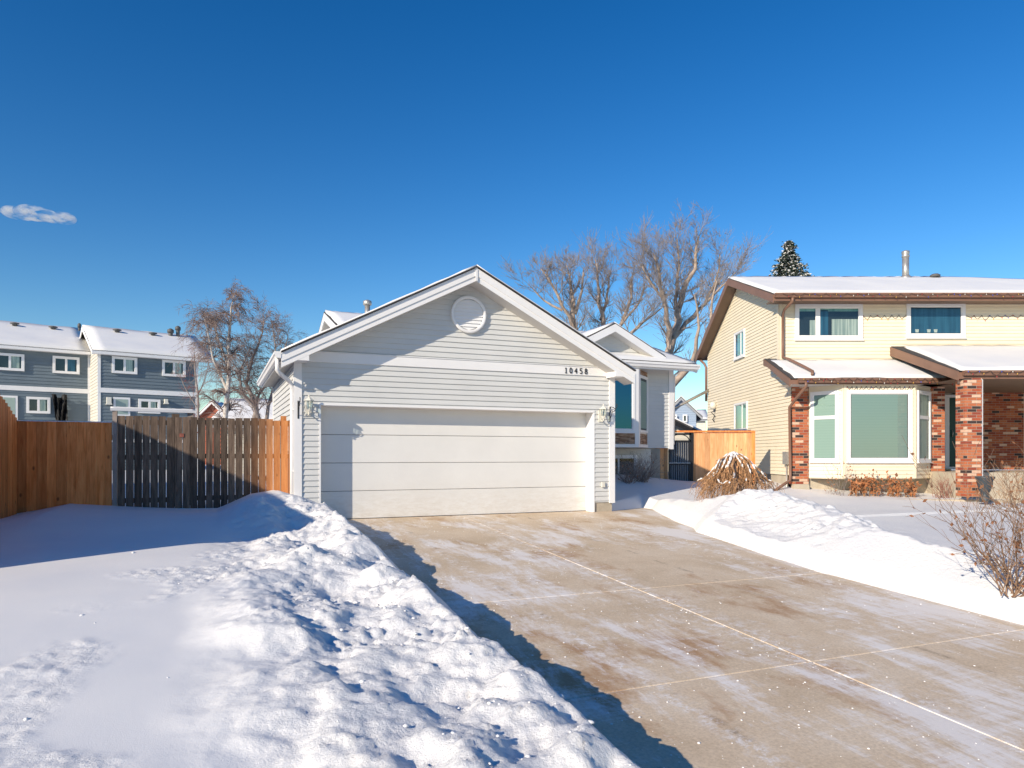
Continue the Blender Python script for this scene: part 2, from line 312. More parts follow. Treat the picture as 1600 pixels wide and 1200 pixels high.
def grime(m,zt_,col):
    n=m.node_tree; b=n.nodes['Principled BSDF']; L=n.links.new; src=b.inputs['Base Color'].links[0].from_socket
    g=nd(n,'NewGeometry'); sp=nd(n,'SeparateXYZ'); L(g.outputs['Position'],sp.inputs[0]); mr=nd(n,'MapRange'); mr.inputs[1].default_value=0; mr.inputs[2].default_value=zt_; mr.inputs[3].default_value=.55; mr.inputs[4].default_value=0; L(sp.outputs[2],mr.inputs[0])
    v=coords(n,(2.5,2.5,9)); z=nd(n,'TexNoise',Scale=2.0,Detail=9.0,Roughness=.75); L(v,z.inputs[0]); r=ramp(n,z.outputs[0],[(.38,(0,0,0)),(.7,(1,1,1))]); q=nd(n,'Math',operation='MULTIPLY'); L(mr.outputs[0],q.inputs[0]); L(r.outputs[0],q.inputs[1])
    mx=nd(n,'Mix',data_type='RGBA'); L(q.outputs[0],mx.inputs[0]); L(src,mx.inputs[6]); mx.inputs[7].default_value=col+(1,); L(mx.outputs[2],b.inputs['Base Color'])
grime(M['door'],.75,(.50,.43,.33))
M['grey']=plain('grey_vinyl',(.62,.62,.60),.5,.04,1.5,rv=.04); M['cream']=plain('cream_vinyl',(.83,.73,.55),.5,.04,1.5,rv=.03)
M['soffit']=plain('white_soffit',(.62,.60,.57),.6,.05); M['brown']=plain('brown_trim',(.21,.115,.078),.45,.1,3); M['brownsoff']=plain('brown_soffit',(.20,.13,.09),.6,.08)
M['shingle']=plain('shingle',(.06,.055,.055),.95,.3,30); M['joint']=plain('joint_fill',(.40,.385,.37),.9,.5,14); M['found']=plain('foundation_concrete',(.46,.40,.31),.9,.15,4,bump=.3,bscale=30)
M['brick']=brick_mat('brick'); M['stone']=stone_mat('ledge_stone')
M['glass']=glass_mat('window_glass',(.85,.92,.905),.06,.4); M['dglass']=glass_mat('dark_window_glass',(.25,.40,.45),.40,.9,(.10,.34,.58)); M['darkglass']=glass_mat('cellar_glass',(.4,.4,.4),.04,.25)
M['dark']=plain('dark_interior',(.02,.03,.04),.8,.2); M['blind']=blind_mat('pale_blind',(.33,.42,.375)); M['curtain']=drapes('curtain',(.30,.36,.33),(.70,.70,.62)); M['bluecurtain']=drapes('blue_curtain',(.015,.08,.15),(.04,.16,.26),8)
M['greencurtain']=drapes('green_curtain',(.16,.34,.26),(.36,.55,.45),5)
M['drive']=concrete_drive(); M['cedar']=wood('cedar',(.58,.15,.03),(.94,.35,.11)); M['cedarlight']=wood('new_cedar',(.56,.25,.095),(.82,.46,.23))
M['weather']=wood('weathered_wood',(.42,.15,.05),(.60,.27,.10),((.045,.03,.022),(.23,.165,.12))); M['post']=plain('grey_post_wood',(.34,.28,.24),.9,.15,6)
M['iron']=plain('black_iron',(.015,.015,.018),.45,.1); M['steelgrey']=plain('grey_sheet_metal',(.30,.31,.33),.5,.1)
M['blue']=plain('slate_blue_siding',(.145,.185,.215),.6,.06,2,rv=.06); M['palebeige']=plain('beige_siding',(.60,.57,.50),.6,.05,2,rv=.05)
M['lightblue']=plain('light_blue_siding',(.30,.38,.50),.6,.05,2,rv=.03); M['bark']=plain('bark',(.40,.31,.245),.9,.35,5,bump=.5,bscale=25); M['twig']=plain('twig_bark',(.29,.245,.22),.9,.3,3)
M['birch']=plain('birch_bark',(.62,.56,.50),.8,.25,7); M['birchtwig']=plain('birch_twig',(.27,.20,.175),.9,.3); M['redtwig']=plain('berry_red',(.30,.10,.07),.8,.4,9)
M['needle']=plain('spruce_needles',(.035,.055,.04),.8,.4,6); M['leafdark']=plain('brown_leaf',(.26,.11,.05),.8,.35,14); M['stem']=plain('shrub_stem',(.27,.17,.11),.85,.4,14); M['leaf']=plain('dead_leaf',(.42,.17,.07),.8,.35,14); M['metal']=plain('galvanised_metal',(.45,.43,.40),.4,.15,8,metal=.6); M['vent']=plain('dark_vent',(.10,.10,.10),.6,.1)
M['urn']=plain('dark_urn',(.05,.06,.07),.5,.2,8); M['asphalt']=plain('asphalt',(.10,.10,.105),.85,.3,2); M['teal']=plain('dark_green_door',(.012,.06,.05),.4,.1); M['orange']=plain('rust_siding',(.38,.10,.05),.7,.1)
M['weep']=plain('weeping_twig',(.36,.20,.10),.85,.6,16); M['plasticw']=plain('white_plastic',(.7,.68,.6),.4,.05); M['black']=plain('black_tarp',(.012,.012,.013),.6,.2)
# ------------------------------------------------------------------ terrain
class Noise:
    def __init__(s,seed,n=256): s.t=np.random.RandomState(seed).rand(n,n); s.n=n
    def __call__(s,x,y):
        xi=np.floor(x).astype(int); yi=np.floor(y).astype(int); fx=x-xi; fy=y-yi; fx=fx*fx*fx*(fx*(fx*6-15)+10); fy=fy*fy*fy*(fy*(fy*6-15)+10)
        n=s.n; a=s.t[xi%n,yi%n]; b=s.t[(xi+1)%n,yi%n]; c=s.t[xi%n,(yi+1)%n]; d=s.t[(xi+1)%n,(yi+1)%n]
        return (a*(1-fx)+b*fx)*(1-fy)+(c*(1-fx)+d*fx)*fy
NZ=[Noise(i) for i in range(8)]
def fbm(x,y,sc_,oct=5,k=0,rough=.5):
    a=1.;f=1./sc_;s=0.;w=0.
    for i in range(oct):
        ca,sa=math.cos(i*1.3),math.sin(i*1.3)
        s=s+a*NZ[(k+i)%8]((x*ca+y*sa)*f+17.3*i+50,(-x*sa+y*ca)*f+9.1*i+50); w+=a; a*=rough; f*=2.03
    return s/w-.5
def worley(x,y,sc_,seed=1):
    x=x/sc_+40; y=y/sc_+40; xi=np.floor(x).astype(int); yi=np.floor(y).astype(int)
    rs=np.random.RandomState(seed); T=rs.rand(128,128,3); best=np.full(x.shape,9.); val=np.zeros(x.shape)
    for a in (-1,0,1):
        for b in (-1,0,1):
            c=T[(xi+a)%128,(yi+b)%128]; d=np.hypot(x-(xi+a+c[...,0]),y-(yi+b+c[...,1])); m=d<best; best=np.where(m,d,best); val=np.where(m,c[...,2],val)
    return best,val
def sstep(x,a,b): t=np.clip((x-a)/(b-a),0,1); return t*t*(3-2*t)
def slope(v): return np.where(v>13.04,0.,np.where(v<-2.5,-.056*15.54,-.056*(13.04-v)))
def polydist(u,v,pts):
    best=np.full(u.shape,1e9); par=np.zeros(u.shape); L0=0
    for (a,b),(c,d) in zip(pts[:-1],pts[1:]):
        l2=(c-a)**2+(d-b)**2; t=np.clip(((u-a)*(c-a)+(v-b)*(d-b))/l2,0,1)
        q=np.hypot(u-a-t*(c-a),v-b-t*(d-b)); l=math.sqrt(l2)
        m=q<best; best=np.where(m,q,best); par=np.where(m,L0+t*l,par); L0+=l
    return best,par
FV=13.6                                            # fence line
def height(X,Y,mask=False):
    X=np.asarray(X,float); Y=np.asarray(Y,float)
    u=X*CT+Y*ST; v=-X*ST+Y*CT
    g=slope(v)
    # ---- left yard
    prof=np.interp(u,[-8,-3.6,-2.93,-2.2,-1.5,-.4,.05,.6,1.0,1.33,1.8,2.1],[.2,.22,.25,.40,.34,.26,.25,.50,.56,.44,.2,.0])
    base=g+.40+.05*fbm(u,v,3.5,3,1)-.15*sstep(u,.5,1.5)*(1-sstep(v,7,10))
    k=sstep(v,9.2,12.9); L=base*(1-k)+prof*k
    L=L+.10*np.exp(-((u-.7)**2/1.0+(v-11.6)**2/1.3))
    # a hump along the lot line
    rough=sstep(u+.5*fbm(u,v,1.2,3,3),-.25,.75)*(1-sstep(v,11.2,12.2))
    big=fbm(u,v*.8,.85,3,2); f1=fbm(u,v,.34,5,3,.62); f2=np.abs(fbm(u,v,.16,4,5,.6))
    chunk=np.maximum(fbm(u,v,.11,3,1,.6),.0); pit=np.maximum(fbm(u+3,v,.22,4,3,.65)-.06,0)
    wx,wy=u+.05*fbm(u,v,.12,3,4),v+.05*fbm(v,u,.12,3,6)
    w1,c1_=worley(wx,wy,.19,3); w2,c2_=worley(wx,wy,.085,5); w3,c3_=worley(wx,wy,.042,8)
    dome=lambda w,c,p: np.clip(1-w*w*1.6,0,1)*np.clip((c-p)/(1-p),0,1)
    den=sstep(u,.5,1.6); pz=.35+.65*sstep(fbm(u,v,.7,3,5),-.12,.12)
    chunks_=.055*dome(w1,c1_,.5)*den+.030*dome(w2,c2_,.4)*pz+.020*dome(w3,c3_,.3)*pz
    L=L+rough*(.46*big+.15*f1+.02+chunks_) + (1-rough)*.008*fbm(u,v,.9,4,4)+.03*(1-rough)*fbm(u*.6,v,1.6,3,6)
    patch=sstep(fbm(u,v,1.1,2,7),.10,.24)*sstep(u,-2.2,-.2)*(1-rough)*(1-sstep(v,8.5,9.5))
    L=L+patch*.6*(.05*f1+.035*dome(w2,c2_,.5)+.015*dome(w3,c3_,.3))
    edge=2.08+.16*fbm(v,v*0+3,1.3,4,1)+.05*f1*2
    ramp_=1.15*np.clip(edge-u,-1,9); ramp_=np.where(ramp_<.3,ramp_,.3+(ramp_-.3)*.9)
    crest=.36+.10*fbm(v,v*0+8,1.1,3,2)+.2*sstep(v,9.5,12.)
    bank=np.minimum(ramp_+g, L+.05*np.exp(-((u-1.55)/.3)**2))
    Lh=np.where(u<edge,bank,g-.06)
    # ---- right yard
    lawn=g+.16+.02*fbm(u,v,2.2,3,1)+.006*fbm(u,v,.5,3,2)
    lawn=np.where(v>10,np.maximum(lawn,.03+0*v),lawn)
    far=sstep(v,13.3,16.3)*.24; lawn=lawn+far+.05*sstep(v,13,14)+.26*np.exp(-((u-9.6)/1.9)**2-((v-16.6)/1.8)**2)
    d,par=polydist(u,v,[(7.85,-1),(7.9,4),(8.0,6.3),(9.0,8.5),(9.45,10.0),(9.35,10.5)])
    A=np.interp(par,[0,5,7.3,9.7,11.3,11.8],[.3,.36,.37,.42,.53,.48]); W=np.interp(par,[0,5,7.3,9.7,11.3,11.8],[.45,.5,.6,.8,.85,.85])
    w4,c4_=worley(wx,wy,.16,9); lump=.16*fbm(u,v,.6,5,3,.62)+.07*fbm(u,v,.3,4,2,.6)+.05*dome(w4,c4_,.4)*pz+.05*fbm(u,v,.2,3,5)+.03*fbm(u*.6,v*2.2,.25,3,1)*np.exp(-((d-.3)/.3)**2)
    bump=np.exp(-(d/W)**2)
    Rh=lawn+A*bump+lump*np.exp(-(d/(W*1.5))**2)
    d2,p2=polydist(u,v,[(9.2,12.6),(8.6,11.2),(8.3,10.6)])
    Rh=Rh+np.exp(-(d2/.45)**2)*(.13+.1*fbm(u,v,.5,3,4))
    eu=np.interp(v,[-5,7,8,10.2,10.6,11.2,13.0,13.3],[7.33,7.33,7.47,7.85,8.1,8.2,8.85,9.0])+.05*fbm(v,v*0+1,.5,4,6)
    dist=np.maximum(u-eu,np.where(u>7.8,v-(13.10+(u-7.86)*.46),-1.)); rr=1.0*np.clip(dist,0,9); rr=np.where(rr<.22,rr,.22+(rr-.22)*.55)
    Rh=np.minimum(Rh,g+rr+.0)
    Rh=np.where(dist>0,Rh,g-.06)
    h=np.where(u<4.6,Lh,Rh)
    # garage footprint / behind it
    h=np.where((u>1.5)&(u<7.7)&(v>13.2),-.2,h)
    h=np.where((v>13.6)&(u<=1.5),.3+.06*fbm(u,v,2.,3,1),h)
    far2=sstep(Y,26,60); h=h*(1-far2)+.3*far2
    # street behind the camera
    st=sstep(-v,1.4,2.2)*(1-sstep(-v,9.5,10.6)); h=h*(1-st)+(-.95)*st
    if mask: m_=np.clip(rough+.8*patch+.35*np.exp(-(d/(W*1.6))**2)*(u>4.6),0,1); return m_
    h=np.where(v<-11,-.55+.06*fbm(u,v,2.5,3,2),h)
    return h
def ground_z(X,Y): return float(height(np.array([X]),np.array([Y]))[0])
def axis(a,b,step,lo,hi):
    c=list(np.arange(a,b,step)); s=step; x=c[-1]
    while x<hi: s*=1.25; x+=s; c.append(x)
    s=step; x=c[0]; p=[]
    while x>lo: s*=1.25; x-=s; p.append(x)
    return np.array(p[::-1]+c)
# fine sheet in garage axes (so the banks line up with the drive)
us=axis(-3.0,12.5,.025,-700,700); vs_=axis(2.2,13.6,.025,-120,900)
U,V=np.meshgrid(us,vs_,indexing='ij'); X=U*CT-V*ST; Y=U*ST+V*CT; Z=height(X,Y)
nu,nv=U.shape; me=bpy.data.meshes.new('snow_ground')
me.vertices.add(nu*nv); me.vertices.foreach_set('co',np.stack([X,Y,Z],-1).reshape(-1))
idx=np.arange(nu*nv).reshape(nu,nv); q=np.stack([idx[:-1,:-1],idx[1:,:-1],idx[1:,1:],idx[:-1,1:]],-1).reshape(-1,4)
me.loops.add(q.size); me.loops.foreach_set('vertex_index',q.reshape(-1)); me.polygons.add(len(q)); me.polygons.foreach_set('loop_start',np.arange(0,q.size,4)); me.polygons.foreach_set('loop_total',np.full(len(q),4))
me.polygons.foreach_set('use_smooth',np.ones(len(q),bool)); me.update(); me.validate(); me.materials.append(M['snow'])
at_=me.attributes.new('lumpy','FLOAT','POINT'); at_.data.foreach_set('value',height(X,Y,True).reshape(-1).astype(np.float32))
tag(link(bpy.data.objects.new('snow_ground',me)),kind='structure')
# driveway slabs with tooled joints
mb=MB(); vj=[13.34,13.04,9.48,6.9,4.33,1.75,-.85,-2.5]; uj=[1.3,4.475,9.2]; gp=.0055
S=lambda v:float(slope(np.array(v)))
for a in range(len(vj)-1):
    for b in range(2):
        v0,v1=vj[a+1]+gp,vj[a]-gp; u0,u1=uj[b]+gp,uj[b+1]-gp
        if a==0: v0-=gp
        if a==1: v1+=gp-.0002
        c=[(u0,v0),(u1,v0),(u1,v1),(u0,v1)]; i=.008 if a>1 else .0
        ci=[(u0+i,v0+i),(u1-i,v0+i),(u1-i,v1-i),(u0+i,v1-i)]
        top=[uvw(p,q_,S(q_)+.0) for p,q_ in ci]; mid=[uvw(p,q_,S(q_)-.008) for p,q_ in c]; bot=[uvw(p,q_,S(q_)-.1) for p,q_ in c]
        if v1>13.04: 
            top[2]=uvw(ci[2][0],v1,0);top[3]=uvw(ci[3][0],v1,0)
        mb.quads(top+mid+bot,[(0,1,2,3)]+[(k,k+4,(k+1)%4+4,(k+1)%4) for k in range(4)]+[(k+4,k+8,(k+1)%4+8,(k+1)%4+4) for k in range(4)])
mb.box(gfront(13.345),7.875,9.6,-.75,0,-.1,0)
dr=mb.build('driveway',M['drive']); tag(dr,kind='structure')
mb=MB()
mb.face([uvw(1.3,13.3,-.02),uvw(9.2,13.3,-.02),uvw(9.2,13.04,-.02),uvw(1.3,13.04,-.02)])
mb.face([uvw(1.3,13.04,-.007),uvw(9.2,13.04,-.007),uvw(9.2,-2.4,S(-2.4)-.007),uvw(1.3,-2.4,S(-2.4)-.007)])
mb.face([uvw(7.88,13.3,-.02),uvw(9.2,13.3,-.02),uvw(9.2,14.2,-.02),uvw(7.88,14.2,-.02)])
tag(mb.build('joint_snow',M['joint']),kind='structure')
mb=MB(); mb.face([uvw(-80,-2.5,-.89),uvw(80,-2.5,-.89),uvw(80,-9.6,-.89),uvw(-80,-9.6,-.89)]); tag(mb.build('road',M['asphalt']),kind='structure')
# crumbs and clods of snow
def clods(name,spots,mat):
    mb=MB()
    for (x,y,z,r) in spots:
        n=7; prof=[(.2,0),(.95,.15),(1,.5),(.6,.95),(.05,1.1)]; a0=rnd.random()*6; rz=r*rnd.uniform(.6,1)
        js=[rnd.uniform(.7,1.25) for _ in range(n)]
        vs2=[];fs=[]
        for pr,pz in prof:
            for j in range(n): t=a0+2*math.pi*j/n; vs2.append((x+r*pr*js[j]*math.cos(t),y+r*pr*js[j]*math.sin(t),z+rz*pz-r*.2))
        for i in range(len(prof)-1):
            for j in range(n): fs.append((i*n+j,i*n+(j+1)%n,(i+1)*n+(j+1)%n,(i+1)*n+j))
        fs.append(tuple(range((len(prof)-1)*n,len(prof)*n)))
        mb.quads(vs2,fs,smooth=True)
    return mb.build(name,mat,recalc=False)
sp=[]
for _ in range(1500):
    v=rnd.uniform(2.6,13); u=rnd.choice([rnd.uniform(2.2,7.3),rnd.gauss(4.0,.5),rnd.gauss(6.9,.4),rnd.gauss(2.4,.25)])
    if u>7.4+max(0,v-7)*.15 or u<2.1: continue
    x,y,_z=uvw(u,v); sp.append((x,y,S(v),rnd.choice([.002,.003,.003,.004,.005,.008])*rnd.uniform(.7,1.3)))
tag(clods('snow_crumbs',sp,M['snow_roof']),'scattered white crumbs of snow lying on the tan driveway','snow crumbs',kind='stuff')
sp=[]
for _ in range(420):
    v=rnd.uniform(2.5,11.5); u=rnd.choice([rnd.gauss(1.0,.7),rnd.gauss(1.5,.3),rnd.uniform(-1.5,1.5)])
    if u>1.95 or (u<.5 and rnd.random()<.8): continue
    x,y,_z=uvw(u,v); sp.append((x,y,ground_z(x,y),rnd.choice([.005,.006,.008,.011,.017])*rnd.uniform(.7,1.3)))
tag(clods('snow_clods',sp,M['snow']),'loose clods of snow on the shovelled bank left of the driveway','snow clods',kind='stuff')
# ------------------------------------------------------------------ building helpers
def snow_cover(mb,c4,th=.06,inset=.05,res=.3,m=None,rimk=.6):          # c4: eave-left, eave-right, top-right, top-left
    A,B,C,D=[Vector(p) for p in c4]
    nx=max(3,int((B-A).length/res)); ny=max(3,int((D-A).length/res)); vs2=[];fs=[];edge_=[]
    for j in range(ny+1):
        for i in range(nx+1):
            a=i/nx;b=j/ny; e=min(i,nx-i,j,ny-j)
            p=A*(1-a)*(1-b)+B*a*(1-b)+C*a*b+D*(1-a)*b
            t=th*rimk*(.7+.6*rnd.random()) if e==0 else th*(.8+.5*float(fbm(np.array(p.x+p.y*.3),np.array(p.z*3+p.y),1.2,3,2)))*(1 if e>1 else .85)
            if e==0: # ragged inset edge
                cc=(A+B+C+D)/4; w=(cc-p).normalized()*(inset*(.3+rnd.random()*.7)); p=p+w; edge_.append(len(vs2))
            vs2.append((p.x,p.y,p.z+t+.003))
    # a low vertical rim so the snow has a visible thickness at its edge
    W=nx+1; loop=[i for i in range(nx+1)]+[j*W+nx for j in range(1,ny+1)]+[ny*W+i for i in range(nx-1,-1,-1)]+[j*W for j in range(ny-1,0,-1)]
    b0=len(vs2)
    for k in loop: p=vs2[k]; vs2.append((p[0],p[1],p[2]-th*.9))
    for a in range(len(loop)): b=(a+1)%len(loop); fs.append((loop[a],loop[b],b0+b,b0+a))
    for j in range(ny):
        for i in range(nx): k=j*(nx+1)+i; fs.append((k,k+1,k+nx+2,k+nx+1))
    mb.quads(vs2,fs,m,smooth=True)
def gutter(mb,f,s0,s1,d,z,w=.11,h=.11):                         # K-style gutter hung at distance d
    pts=[(0,0),(w*.65,0),(w*.8,h*.45),(w,h*.6),(w,h),(w*.93,h),(w*.93,h*.66),(w*.7,h*.5),(w*.6,.012),(.012,.012),(.012,h),(0,h)]
    n=len(pts); P=[f(s0,d+a,z+b) for a,b in pts]+[f(s1,d+a,z+b) for a,b in pts]
    mb.quads(P,[(i,(i+1)%n,(i+1)%n+n,i+n) for i in range(n)])
    for s in (s0,s1): mb.face([f(s,d,z),f(s,d+w*.65,z),f(s,d+w,z+h*.6),f(s,d+w,z+h),f(s,d,z+h)])
def window(parent,f,s0,s1,z0,z1,fw=.07,mull=(),trans=(),back=None,glass=None,out=.055,label=None,matf=None,mw=.05,sill=True):
    mb=MB(); matf=matf or M['white']
    mb.box(f,s0,s1,.0,out,z0,z0+fw); mb.box(f,s0,s1,.0,out,z1-fw,z1); mb.box(f,s0,s0+fw,.0,out-.001,z0+fw,z1-fw); mb.box(f,s1-fw,s1,.0,out-.001,z0+fw,z1-fw)
    i=fw; g=.022
    for a,b,c,d in ((s0+i,s1-i,z0+i,z0+i+g),(s0+i,s1-i,z1-i-g,z1-i)): mb.box(f,a,b,.0,out-.018,c,d)
    for a,b in ((s0+i,s0+i+g),(s1-i-g,s1-i)): mb.box(f,a,b,.0,out-.019,z0+i+g,z1-i-g)
    for m_ in mull: mb.box(f,m_-mw/2,m_+mw/2,.0,out-.012,z0+i+g,z1-i-g)
    for t_ in trans: mb.box(f,s0+i+g,s1-i-g,.0,out-.013,t_-mw/2,t_+mw/2)
    if sill: mb.box(f,s0-.02,s1+.02,.0,out+.02,z0-.03,z0-.001)
    w=mb.build('window',matf,parent)
    if label: w['label']=label
    p=MB(); p.face([f(s0+i,.029,z0+i),f(s1-i,.029,z0+i),f(s1-i,.029,z1-i),f(s0+i,.029,z1-i)]); p.build('pane',glass or M['glass'],w)
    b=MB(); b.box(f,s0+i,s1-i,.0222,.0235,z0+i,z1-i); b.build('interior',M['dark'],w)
    if back:
        for (a,b_,c,d,mt,nm) in back:
            q_=MB(); q_.box(f,a,b_,.024,.0255,c,d); q_.build(nm,mt,w)
    return w
# ------------------------------------------------------------------ the house with the double garage
V0=13.04; G=gfront(V0)
house=thing('house',uvw(4.6,V0,0),'pale grey sided bungalow with a white double garage door and a round gable vent','house')
UL,UR,UM=1.33,7.86,4.595; ZA,SL=4.56,.513
gable=lambda u,z0=0: ZA+z0-SL*abs(u-UM)
oL,oR,oT=1.754,7.38,2.11
fnd=MB(); fnd.box(G,oR+.002,UR-.02,-.2,-.012,-.3,.20); fnd.box(G,UL+.02,oL-.002,-.2,-.012,-.3,.20); fnd.box(gleft(UL+.02),V0+.03,18,-.1,-.01,-.3,.2); build_each(fnd,'foundation',M['found'],house)
w=MB()
w.siding(G,[(UL+.02,.2),(oL,.2),(oL,2.88),(UL+.02,2.88)],.03)
w.siding(G,[(oR,.2),(UR-.02,.2),(UR-.02,2.88),(oR,2.88)],.03)
w.siding(G,[(oL,oT+.03),(oR,oT+.03),(oR,2.88),(oL,2.88)],.03)
w.siding(G,[(UL+.15,3.05),(UR-.15,3.05),(UM+.02,gable(UM)),(UM-.02,gable(UM))],.03)
GL=gleft(UL); w.siding(GL,[(V0+.01,.2),(18.0,.2),(18.0,2.86),(V0+.01,2.86)],.03)
GR=gright(UR); w.siding(GR,[(V0+.01,.2),(16.4,.2),(16.4,2.86),(V0+.01,2.86)],.03)
# short seams where siding lengths butt
for u_,z_ in ((3.42,3.56),(5.25,3.2),(6.05,3.76),(5.9,2.5),(3.6,2.3),(6.7,2.4)):
    k=math.floor((z_-.03)/.102)*.102+.03; w.box(G,u_,u_+.006,.004,.0175,k+.004,k+.05)
# inner walls of the garage shell so no light leaks
w.face([G(UL+.01,-.01,2.86),G(UR-.01,-.01,2.86),G(UM,-.01,ZA)]); w.box(G,UL+.03,oL-.003,-.3,-.02,.2,2.9); w.box(G,oR+.003,UR-.03,-.3,-.02,.2,2.9); w.box(G,oL,oR,-.3,-.02,oT+.04,2.9)
w.build('wall',M['grey'],house)
t=MB() # trim: corner boards, band, jambs, head
t.box(G,UL-.01,UL+.105,.0,.035,.18,2.84); t.box(GL,V0-.034,V0+.11,.0,.03,.18,2.84); t.box(G,UR-.105,UR+.01,.0,.035,.18,2.84)
t.box(GL,17.9,18.02,0,.03,.18,2.84)
t.box(GR,V0-.034,V0+.1,0,.03,.18,2.84)
build_each(t,'corner_board',M['white'],house)
band=MB(); band.box(G,1.50,7.72,.0,.032,2.875,3.052); band.box(G,1.50,7.72,.0,.045,3.053,3.066); band=band.build('trim_band',M['white'],house)
j=MB(); j.box(G,oR-.012,oR+.02,-.31,.022,0,oT-.012); j.box(G,oL-.02,oL+.012,-.31,.022,0,oT-.012); j.box(G,oL-.02,oR+.02,-.31,.026,oT-.01,oT+.032); build_each(j,'door_jamb',M['white'],house)
gd=MB(); hs=(oT)/4
for k in range(4): gd.box(G,oL-.03,oR+.03,-.34,-.30,k*hs+(.006 if k==0 else .004),(k+1)*hs-.004)
gdo=gd.build('garage_door',M['door'],house,bevel=.006)
s_=MB(); s_.box(G,oL,oR,-.35,-.345,0,oT); s_.build('door_seam',M['steelgrey'],gdo)
s_=MB(); s_.box(G,oL+.01,oR-.01,-.335,-.296,-.002,.012); s_.build('rubber_seal',M['iron'],gdo)
# round gable vent
def disc(mb,f,cs,cz,r,d0,d1,n=40): mb.prism(f,[(cs+r*math.cos(2*math.pi*i/n),cz+r*math.sin(2*math.pi*i/n)) for i in range(n)],d0,d1)
cu,cz,cr=4.575,3.945,.362
v=MB(); n=44
for i in range(n):
    a,b=2*math.pi*i/n,2*math.pi*(i+1)/n; ring=[(cr,.0),(cr,.075),(cr-.02,.085),(cr-.05,.085),(cr-.06,.06)]
    for (r0,d0),(r1,d1) in zip(ring[:-1],ring[1:]):
        v.face([G(cu+r0*math.cos(a),d0,cz+r0*math.sin(a)),G(cu+r0*math.cos(b),d0,cz+r0*math.sin(b)),G(cu+r1*math.cos(b),d1,cz+r1*math.sin(b)),G(cu+r1*math.cos(a),d1,cz+r1*math.sin(a))],smooth=False)
rv=v.build('gable_vent',M['white'],house)
v=MB(); R_=cr-.055; h_=.07
k=-R_
while k<R_-.001:
    z0=k;z1=min(k+h_,R_); zm=max(abs(z0),abs(z1)) ; hw0=math.sqrt(max(R_*R_-z0*z0,0)); hw1=math.sqrt(max(R_*R_-z1*z1,0))
    v.face([G(cu-hw0,.062,cz+z0),G(cu+hw0,.062,cz+z0),G(cu+hw1,.04,cz+z1),G(cu-hw1,.04,cz+z1)]); v.face([G(cu-hw0,.062,cz+z0),G(cu+hw0,.062,cz+z0),G(cu+hw0,.04,cz+z0),G(cu-hw0,.04,cz+z0)]); k+=h_
v.build('louvre',M['white'],rv)
# roof: shingles, snow, rake boards, boxed eave returns
EU=3.545; VB=18.0; oh=.42
def roofz(u): return 4.80-.513*abs(u-UM)
rf=MB()
for sg in (-1,1):
    e=UM+sg*EU; c4=[uvw(e,V0-oh-.05,roofz(e)),uvw(e,VB,roofz(e)),uvw(UM,VB,roofz(UM)),uvw(UM,V0-oh-.05,roofz(UM))]
    rf.slab(c4,.022)
ro=rf.build('roof',M['shingle'],house)
rs=MB()
for sg in (-1,1):
    e=UM+sg*EU; c4=[uvw(e,V0-oh-.035,roofz(e)),uvw(e,VB,roofz(e)),uvw(UM,VB,roofz(UM)),uvw(UM,V0-oh-.035,roofz(UM))]
    snow_cover(rs,c4,.045,.012)
rs.build('roof_snow',M['snow_roof'],ro)
rk=MB()
for sg in (-1,1):
    e=UM+sg*EU; zt=lambda u,o:roofz(u)-.035-o
    def rp(a,b,d0,d1): rk.prism(G,[(UM,zt(UM,a)),(e,zt(e,a)),(e,zt(e,b)),(UM,zt(UM,b))],d0,d1)
    rp(0,.145,oh-.02,oh+.012); rp(.145,.245,oh-.02,oh-.004); rp(0,.02,oh+.0125,oh+.02)
    i=UM+sg*3.08
    rk.prism(G,[(i,2.84),(e,2.84),(e,zt(e,.05)),(i,zt(i,.05)-.02)],.03,oh-.006)
    # soffit below the rake
    rk.face([G(UM,oh-.02,zt(UM,.235)),G(e,oh-.02,zt(e,.235)),G(e,.0,zt(e,.235)),G(UM,.0,zt(UM,.235))],1)
    # side eave: fascia and soffit
    f2=gleft(UM-EU) if sg<0 else gright(UM+EU)
    rk.box(f2,V0-oh+.02,VB,-.02,.0,2.84,roofz(e)-.04)
    ww=UL if sg<0 else UR
    rk.face([uvw(e,V0+.03,2.85),uvw(e,VB,2.85),uvw(ww,VB,2.85),uvw(ww,V0+.03,2.85)],1)
    for q in range(int((VB-V0)/.13)):          # soffit panel ribs
        vv=V0+.1+q*.13; a_,b_=(e+.02,ww) if sg<0 else (ww,e-.02); rk.box(G,a_,b_,-(vv-V0)-.008,-(vv-V0),2.842,2.849,1)
rk.prism(G,[(UM-.03,4.72),(UM+.03,4.72),(UM+.03,4.80),(UM-.03,4.80)],oh+.013,oh+.024)
rk.box(G,UM-.022,UM+.022,oh+.013,oh+.026,4.52,4.765)
rk.build('eave_board',[M['white'],M['soffit']],house)
